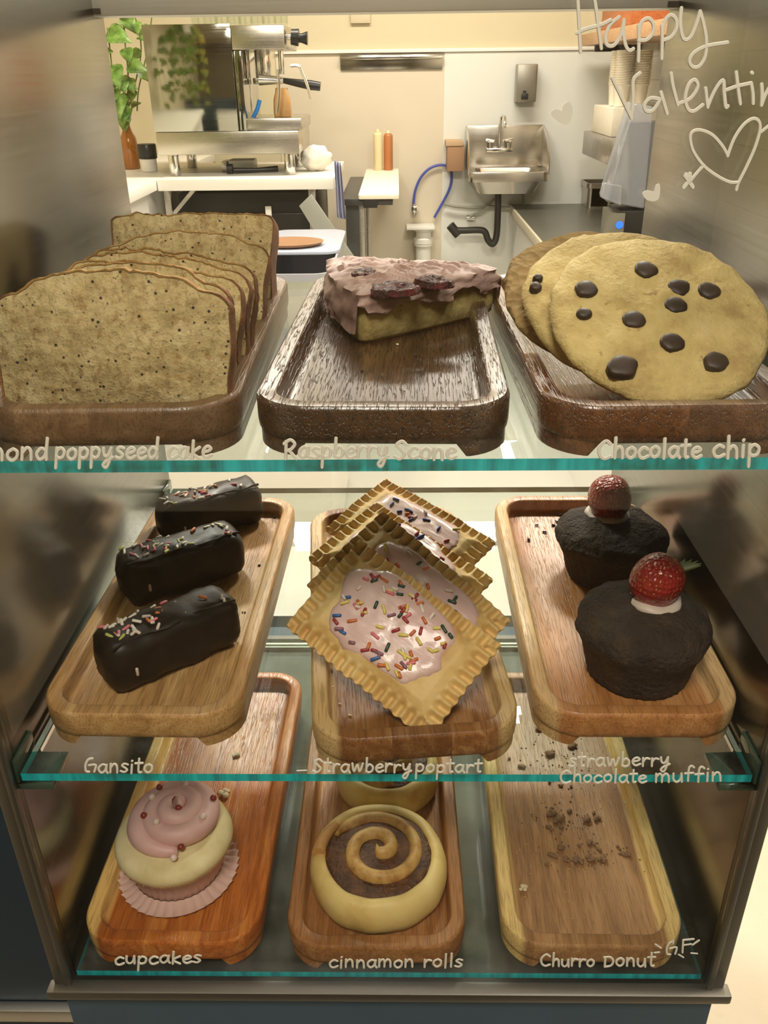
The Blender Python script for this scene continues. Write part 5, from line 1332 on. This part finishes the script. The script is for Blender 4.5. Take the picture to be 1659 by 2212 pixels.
lettering([('cinnamon', 710, 894, 2090, 2089, 16, 5), ('rolls', 914, 999, 2089, 2089, 16, 5)])
lettering([('Churro', 1166, 1284, 2087, 2087, 15, 5.2), ('Donut', 1302, 1414, 2087, 2087, 17, 5.2), ('G', 1437, 1463, 2064, 2061, 17, 4.6), ('F', 1468, 1498, 2059, 2056, 18, 4.6)],
   extra=[([(1416, 2040), (1428, 2048)], 4), ([(1414, 2058), (1424, 2057)], 4), ([(1455, 2031), (1454, 2038)], 4), ([(1496, 2041), (1510, 2031)], 4), ([(1493, 2059), (1506, 2060)], 4), ([(1466, 2062), (1476, 2068)], 4)])
def crop(pts): return [(1180 + x*.28875, y*.28875) for x, y in pts]
H = [crop(p) for p in ([(232, -60), (240, 60), (248, 220), (257, 390)], [(352, -60), (372, 60), (392, 220), (412, 362)], [(228, 246), (300, 215), (410, 185), (480, 150)],
  [(545, 128), (480, 185), (446, 270), (455, 335), (505, 340), (555, 270), (582, 150)], [(582, 150), (578, 250), (595, 340), (622, 378), (652, 366)],
  [(692, 190), (694, 300), (690, 455)], [(692, 250), (715, 165), (765, 138), (802, 180), (795, 250), (750, 298), (694, 302)],
  [(866, 190), (868, 300), (864, 436)], [(866, 230), (890, 150), (935, 112), (974, 150), (972, 220), (930, 280), (868, 302)],
  [(1012, 60), (1004, 180), (1028, 290), (1078, 280), (1120, 190), (1152, 85)], [(1152, 85), (1178, 180), (1198, 300), (1190, 420), (1145, 495), (1095, 500), (1072, 455), (1105, 395), (1200, 345), (1355, 318)],
  [(494, 582), (560, 720), (638, 882)], [(638, 882), (650, 740), (652, 600), (700, 548)],
  [(842, 740), (780, 735), (736, 780), (748, 830), (800, 825), (850, 750)], [(858, 690), (878, 760), (904, 848)],
  [(934, 548), (950, 650), (984, 782)], [(990, 776), (1080, 735), (1134, 650), (1112, 598), (1068, 630), (1040, 730), (1060, 815), (1105, 832), (1170, 785)],
  [(1192, 660), (1200, 730), (1208, 800)], [(1208, 800), (1260, 680), (1322, 600), (1332, 690), (1344, 800), (1362, 792)],
  [(1422, 540), (1436, 660), (1452, 775)], [(1352, 672), (1430, 645), (1532, 622)], [(1534, 628), (1546, 700), (1548, 772)], [(1536, 544), (1540, 546)],
  [(1612, 630), (1616, 700), (1612, 785)], [(1612, 785), (1650, 690), (1710, 610), (1730, 700), (1745, 795)])]
lettering([], extra=[(s, 8) for s in H])
HT = [crop(p) for p in ([(1424, 1418), (1440, 1365), (1500, 1245), (1560, 1110), (1598, 980), (1592, 910), (1545, 888), (1475, 935), (1405, 1040), (1358, 1165)], [(1358, 1165), (1320, 1095), (1245, 1012), (1160, 975), (1100, 982), (1078, 1030), (1100, 1130), (1180, 1242), (1280, 1318), (1370, 1362), (1430, 1365)],
  [(1175, 1240), (1130, 1290), (1085, 1345)], [(1612, 985), (1660, 945), (1700, 915)])]
AR = [crop(p) for p in ([(1045, 1305), (1060, 1345), (1095, 1398)], [(1075, 1300), (1068, 1350), (1032, 1400)], [(1040, 1320), (1075, 1360), (1075, 1330)])]
lettering([], 'heart_drawing', extra=[(s, 7) for s in HT] + [(s, 9) for s in AR])
def filled(pts, name, mat):
    o_ = spline(pts + [pts[0]], 6)[:-1]; q = [aty(x, y, YG) for x, y in o_]
    m = MB().loops([[(p.x, YG+.0002, p.z) for p in q], [(p.x, YG-.0003, p.z) for p in q]])
    o = obj(name, m, mat, sharp=60); o.parent = fg; return o
filled(crop([(120, 835), (128, 790), (160, 763), (192, 790), (193, 870), (168, 922), (130, 930), (70, 895), (38, 855), (52, 822), (90, 820)]), 'painted_heart', M_white_paint)
filled(crop([(806, 1432), (820, 1385), (848, 1378), (850, 1440), (836, 1490), (795, 1506), (745, 1490), (718, 1446), (752, 1424), (782, 1428)]), 'painted_heart', M_white_paint)
